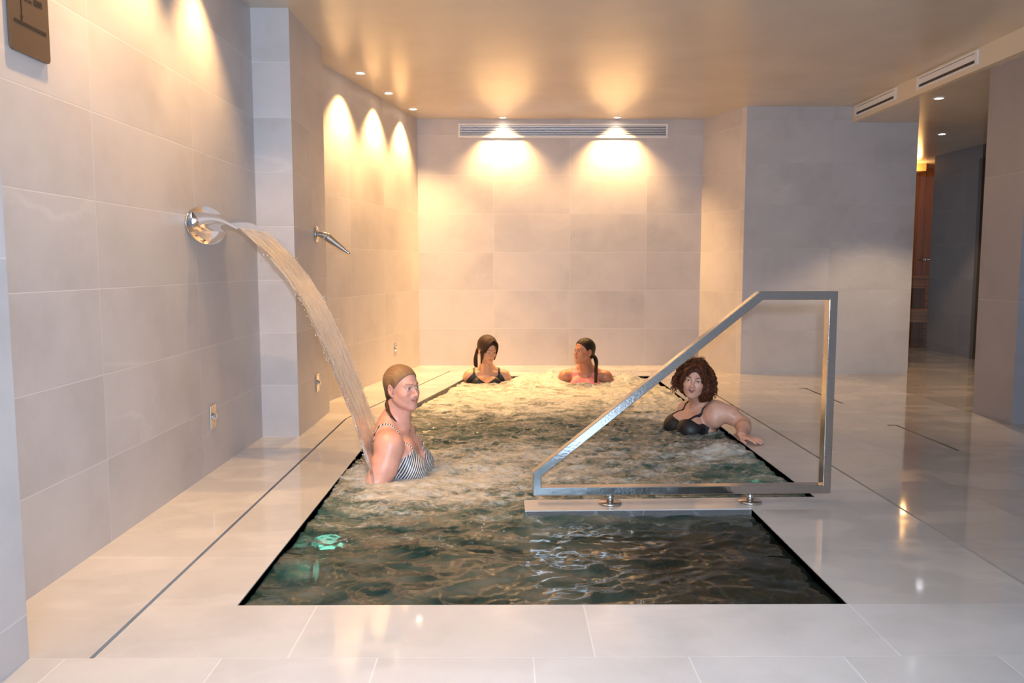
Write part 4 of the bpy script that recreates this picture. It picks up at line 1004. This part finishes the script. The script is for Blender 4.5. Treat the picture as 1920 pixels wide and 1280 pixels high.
# ---- B: long dark hair, looking down to her side, at the far edge
qb = dict(torso=(-.180, 6.90, .098), tf=((.06, -1, 0), (0, .05, 1)), ts=.93, head=(-.170, 6.86, .262), hf=((.52, -.80, -.30), (.05, -.05, 1)), hs=.95,
          lo=(-.62, 6.25, -.94), hi=(.26, 7.11, .42), coarse=.0075, fat=.90, sh=.163, shz=-.062, bust=.06, lid=.0022, lid_drop=-.002, face_w=.92, neck=.84, throat=.6, brow_w=.8, nose=.9,
          arms=[dict(pts=((-.335, 6.93, .03), (-.40, 6.99, -.10), (-.36, 6.80, -.25)), r=(.043, .036, .028)),
                dict(pts=((-.022, 6.93, .03), (.05, 6.99, -.10), (.0, 6.80, -.25)), r=(.043, .036, .028))])
B = person('person', 'woman with long dark hair in a black V-neck swimsuit, looking down at the far edge', qb, (.56, .31, .195), (.42, .16, .13), (.03, .018, .012), (.03, .016, .01))
m_blk = cloth_mat('black_swim_fabric', (.010, .009, .011), .5)
garment(B, 'swimsuit', lambda x, y, z: strapped(x, y, z, sx=.118, sw=.011, vz=-.135, slope=.70, arm=.140, top=-.055, back=-.2), m_blk, label='black V-neck swimsuit')
m_hb = hair_mat('dark_brown_hair', (.014, .007, .005), (.075, .032, .017), .46)
def hairB(P):
    x, y, z = P; g = .012 + .0025 * vn1(np.abs(x) * 60 + 40, z * 12 + 9)
    d = ell(P, (0, -.016, .036), (.0745, .096, .088)) - g + .002
    d = smin(d, ell(P, (0, -.060, -.035), (.060, .045, .065)), .03)
    d = smax(d, -ell(P, (0, .100, -.020), (.056, .085, .100)), .008)
    d = smax(d, (-.050 - z) * .9 + (y > 0) * .02, .004)
    d = np.maximum(d, np.where(y > .0, -.03 - z, -1))
    return d + .0035 * np.exp(-(x / .003) ** 2) * (z > .05)
o, L_ = hair_shell(B, 'hair', hairB, m_hb, .003)
set_strand(o, np.full(len(L_), .35)); set_comb(o, np.stack([np.arctan2(L_[:, 0], L_[:, 1] + .02) * 16, L_[:, 2] * 10, L_[:, 0] * 0], 1))
cv = []
for s in (-1, 1):
    for k in range(5): cv += lock([(s * .003, .070 - .012 * k, .121 - .002 * k), (s * .042, .078 - .014 * k, .088), (s * .066, .062 - .012 * k, .030), (s * .070, .046 - .006 * k, -.030), (s * (.064 if s > 0 else .068), .036, -.085 if s < 0 else -.115)], (.006, .006), 9, 1, (0, .9), 22, .0022, .7, 30 + k + 9 * s)
for k in range(7): cv += lock([(.045, -.075, .01), (.075, -.055, -.05), (.086 + .003 * k, -.015, -.115), (.082 + .002 * k, .0, -.165)], (.014, .010), 12, 1, (0, .7), 22, .0026, .6, 60 + k, .002)
strands('long_strands', [([tuple(v) for v in H2W(B, pts)], rr, c) for pts, rr, c in cv], m_hb, o)

# ---- C: dark hair in a low ponytail, pink top, smiling to her right at the far edge
qc = dict(torso=(.680, 6.90, .096), tf=((-.12, -1, 0), (.02, .05, 1)), ts=.97, head=(.660, 6.855, .250), hf=((-.83, -.56, .06), (-.03, 0, 1)), hs=.93,
          lo=(.22, 6.25, -.94), hi=(1.16, 7.11, .42), coarse=.0075, fat=.94, sh=.176, shz=-.062, bust=.062, smile=1, open=.0014, lid=.0040, face_w=.90, neck=.80, throat=.6, brow_w=.7, nose=.9,
          arms=[dict(pts=((.500, 6.93, .02), (.440, 6.99, -.10), (.50, 6.80, -.25)), r=(.050, .040, .03)),
                dict(pts=((.865, 6.90, .02), (.930, 6.93, -.10), (.86, 6.75, -.25)), r=(.050, .040, .03))])
Cc = person('person', 'smiling woman with a dark low ponytail and pink top at the far edge', qc, (.45, .20, .115), (.42, .14, .12), (.02, .012, .009), (.03, .016, .01))
def tank(x, y, z):
    ax_ = np.abs(x)
    neck = np.where(y > 0, z - (-.080 + .08 * (ax_ / .075) ** 4 * (ax_ < .12) + .3 * (ax_ >= .12)), z - (-.10 + .1 * (ax_ / .085) ** 4))
    arm = ax_ - (.116 + .6 * np.maximum(0, -.10 - z)); strap = np.maximum(np.abs(ax_ - .098) - .019, -.2 - z)
    return smin(np.maximum(neck, arm), strap, .002)
garment(Cc, 'swimsuit_top', tank, cloth_mat('pink_swim_fabric', (.80, .27, .25), .5), label='pink scoop-neck top')
m_hc = hair_mat('black_brown_hair', (.008, .005, .004), (.040, .020, .013), .45)
def hairC(P):
    x, y, z = P; g = .009 + .0015 * vn1(np.abs(x) * 120 + 40, y * 10 + 9)
    d = ell(P, (0, -.018, .032), (.0735, .096, .087)) - g + .002
    d = smin(d, ell(P, (0, -.080, -.030), (.040, .035, .045)), .03)
    d = smax(d, (1.45 * y - .028 - z + .15 * np.abs(x)) / 1.76, .005)
    for s in (-1, 1): d = smax(d, -ell(P, (s * .080, -.002, -.012), (.018, .022, .034)), .006)
    return np.maximum(d, -.075 - z)
o, L_ = hair_shell(Cc, 'hair', hairC, m_hc, .003)
set_strand(o, np.full(len(L_), .3)); set_comb(o, np.stack([L_[:, 0] * 230, L_[:, 1] * 12, L_[:, 2] * 12], 1))
cv = []
for k in range(9): cv += lock([(-.01, -.100, -.035), (-.020, -.122, -.060), (-.048, -.118, -.105), (-.085, -.085, -.160), (-.125, -.055, -.215), (-.150 - .002 * k, -.025, -.275)], (.020, .010), 16, 1, (0, .8), 26, .0030, .5, 90 + k, .002)
strands('ponytail', [([tuple(v) for v in H2W(Cc, pts)], rr, c) for pts, rr, c in cv], m_hc, o)

# ---- D: curly brown hair, black bikini top, arm along the right-hand coping
HAND_F = ((.52, -.85, -.03), (0, 0, 1))
qd = dict(torso=(1.192, 4.90, .138), tf=((-.93, -.34, .22), (.28, .12, 1)), ts=1.0, head=(1.136, 4.80, .292), hf=((-.34, -.93, .0), (.13, .0, 1)), hs=.93,
          lo=(.62, 4.10, -.94), hi=(1.50, 5.28, .44), coarse=.005, fine=[((1.24, 4.24, -.02), (1.46, 4.48, .06))], fat=1.08, sh=.155, bust=.075, bz=-.172, by=.002, shz=-.05, smile=1, open=.0026, lid=.0046, neck=1.02, face_w=1.04,
          arms=[dict(pts=((1.264, 4.768, .118), (1.340, 4.735, .090), (1.400, 4.680, .044), (1.375, 4.58, .042), (1.327, 4.455, .026)), r=(.056, .050, .040, .037, .024),
                     hand=((1.326, 4.445, .021), HAND_F, 1), hk=dict(curl=.12, spread=1.3, s=.92)),
                dict(pts=((1.19, 5.05, .02), (1.16, 5.09, -.12), (1.0, 5.05, -.2)), r=(.054, .045, .034))])
D = person('person', 'smiling woman with curly auburn hair, black bikini top, arm resting on the right pool edge', qd, (.70, .39, .275), (.38, .07, .07), (.05, .025, .015), (.06, .035, .02))
def bikini(x, y, z):
    ax_ = np.abs(x); cup = np.sqrt(((ax_ - .082) / .096) ** 2 + ((z + .195) / .088) ** 2) - 1; cup = cup * .075
    cup = np.maximum(np.maximum(cup, -y), (z + .132) - .35 * (ax_ - .02))
    band = np.maximum(np.abs(z + .250) - .022, -1 + 0 * x); strap = np.maximum(np.abs(ax_ - .098) - .0058, np.where(y > 0, -.18 - z, -.26 - z))
    return smin(smin(cup, band, .003), strap, .001)
garment(D, 'bikini_top', bikini, m_blk, off=.006, label='black bikini top with thin straps')
for (tp, dr) in D['q']['arms'][0]['tips']:
    n_ = Vector(tp) + Vector((0, 0, .0050)); bm = bmesh.new(); bmesh.ops.create_uvsphere(bm, u_segments=10, v_segments=6, radius=1)
    F_ = frame(dr); M4 = Matrix(((F_[0, 0], F_[0, 1], F_[0, 2], n_.x), (F_[1, 0], F_[1, 1], F_[1, 2], n_.y), (F_[2, 0], F_[2, 1], F_[2, 2], n_.z), (0, 0, 0, 1)))
    bmesh.ops.transform(bm, matrix=M4 @ Matrix.Diagonal((.0045, .0062, .0018, 1)), verts=bm.verts); bm_obj('fingernail', bm, simple('nail', (.62, .30, .26), .2) if 'nail' not in bpy.data.materials else bpy.data.materials['nail'], D['root'], True)
m_hd = hair_mat('curly_auburn_hair', (.018, .007, .005), (.200, .062, .022), .40)
def hairD(P):
    x, y, z = P; nz3 = (vn1(x * 75 + 40, z * 75 + 90) + vn2(y * 75 + 40, z * 75 + x * 30 + 90) + vn3(x * 75 + 40, y * 75 + 60)) / 3
    g = .008 + .030 * (nz3 - .25)
    d = ell(P, (0, -.020, .042), (.080, .094, .084)) - g
    d = smin(d, ell(P, (.058, -.025, -.020), (.038, .052, .070)) - g, .02); d = smin(d, ell(P, (-.072, -.035, -.035), (.050, .062, .092)) - g, .02)
    d = smin(d, ell(P, (0, -.070, -.04), (.080, .045, .09)) - g, .03)
    d = smax(d, -ell(P, (-.004, .110, -.034), (.056, .090, .104)), .006)
    return d
o, L_ = hair_shell(D, 'hair', hairD, m_hd, .003)
set_strand(o, np.full(len(L_), .30)); set_comb(o, L_ * 90)
rnd = random.Random(5); cv = []
for k in range(900):
    th = rnd.uniform(0, 2 * math.pi); phi = math.asin(rnd.uniform(-.45, 1.0))
    dx, dy, dz = math.cos(phi) * math.sin(th), math.cos(phi) * math.cos(th), math.sin(phi)
    if dy > .45 and dz < .70: continue
    if dz < .0 and dy > .30: continue
    p0 = np.array((dx * .090, -.020 + dy * .098, .040 + dz * .088)); out = nrm((dx, dy * .8, .1 + .4 * dz))
    L2 = rnd.uniform(.045, .085) * (1 - .5 * (dz > .7)) + .05 * max(0, .8 - dz); turns = rnd.uniform(1.6, 3.0); cr = rnd.uniform(.0040, .0075); ph = rnd.uniform(0, 6.28); sg = rnd.choice((-1, 1)); n = 24; pts = []
    dirn = nrm(out * rnd.uniform(.5, 1.1) + np.array((rnd.gauss(0, .25), rnd.gauss(0, .25), -.35))); pos = p0.copy(); ref = nrm(np.array((rnd.gauss(0, 1), rnd.gauss(0, 1), .2)))
    for i in range(n):
        s = i / (n - 1); dirn = nrm(dirn * .93 + np.array((0, 0, -1)) * .085); pos = pos + dirn * L2 / n
        s1 = nrm(np.cross(dirn, ref)); s2 = np.cross(dirn, s1); c = cr * min(1, .2 + s * 1.5); a = ph + sg * 6.283 * turns * s
        pts.append(pos + s1 * c * math.cos(a) + s2 * c * math.sin(a))
    if any(q_[1] > .055 and abs(q_[0] + .004) < .050 and q_[2] < .062 for q_ in pts): continue
    rr = [.0030 * (1 - .55 * (i / (n - 1)) ** 2) for i in range(n)]; cv.append((pts, rr, rnd.random() ** 1.3))
for k in range(16):   # fringe swept across the brow
    cv += lock([(.020 - .003 * k, .055, .115), (.030 + .001 * k, .088, .095 - .001 * k), (.052, .082, .060), (.068, .062, .020 - .002 * k), (.074, .045, -.02)], (.010, .008), 5, 1, (.2, 1), 26, .0026, .5, 200 + k, .009)
for k in range(8):
    cv += lock([(-.010 - .003 * k, .058, .115), (-.035, .080, .092), (-.058, .066, .050), (-.070, .046, .0), (-.074, .035, -.05)], (.010, .010), 4, 1, (.0, .8), 22, .0028, .5, 240 + k, .005)
strands('curls', [([tuple(v) for v in H2W(D, pts)], rr, c) for pts, rr, c in cv], m_hd, o)
bm = bmesh.new(); bmesh.ops.create_uvsphere(bm, u_segments=12, v_segments=8, radius=.006); bmesh.ops.translate(bm, vec=Vector(H2W(D, [(-.082, .008, -.042)])[0]), verts=bm.verts); bm_obj('earring', bm, m_white, D['root'], True)
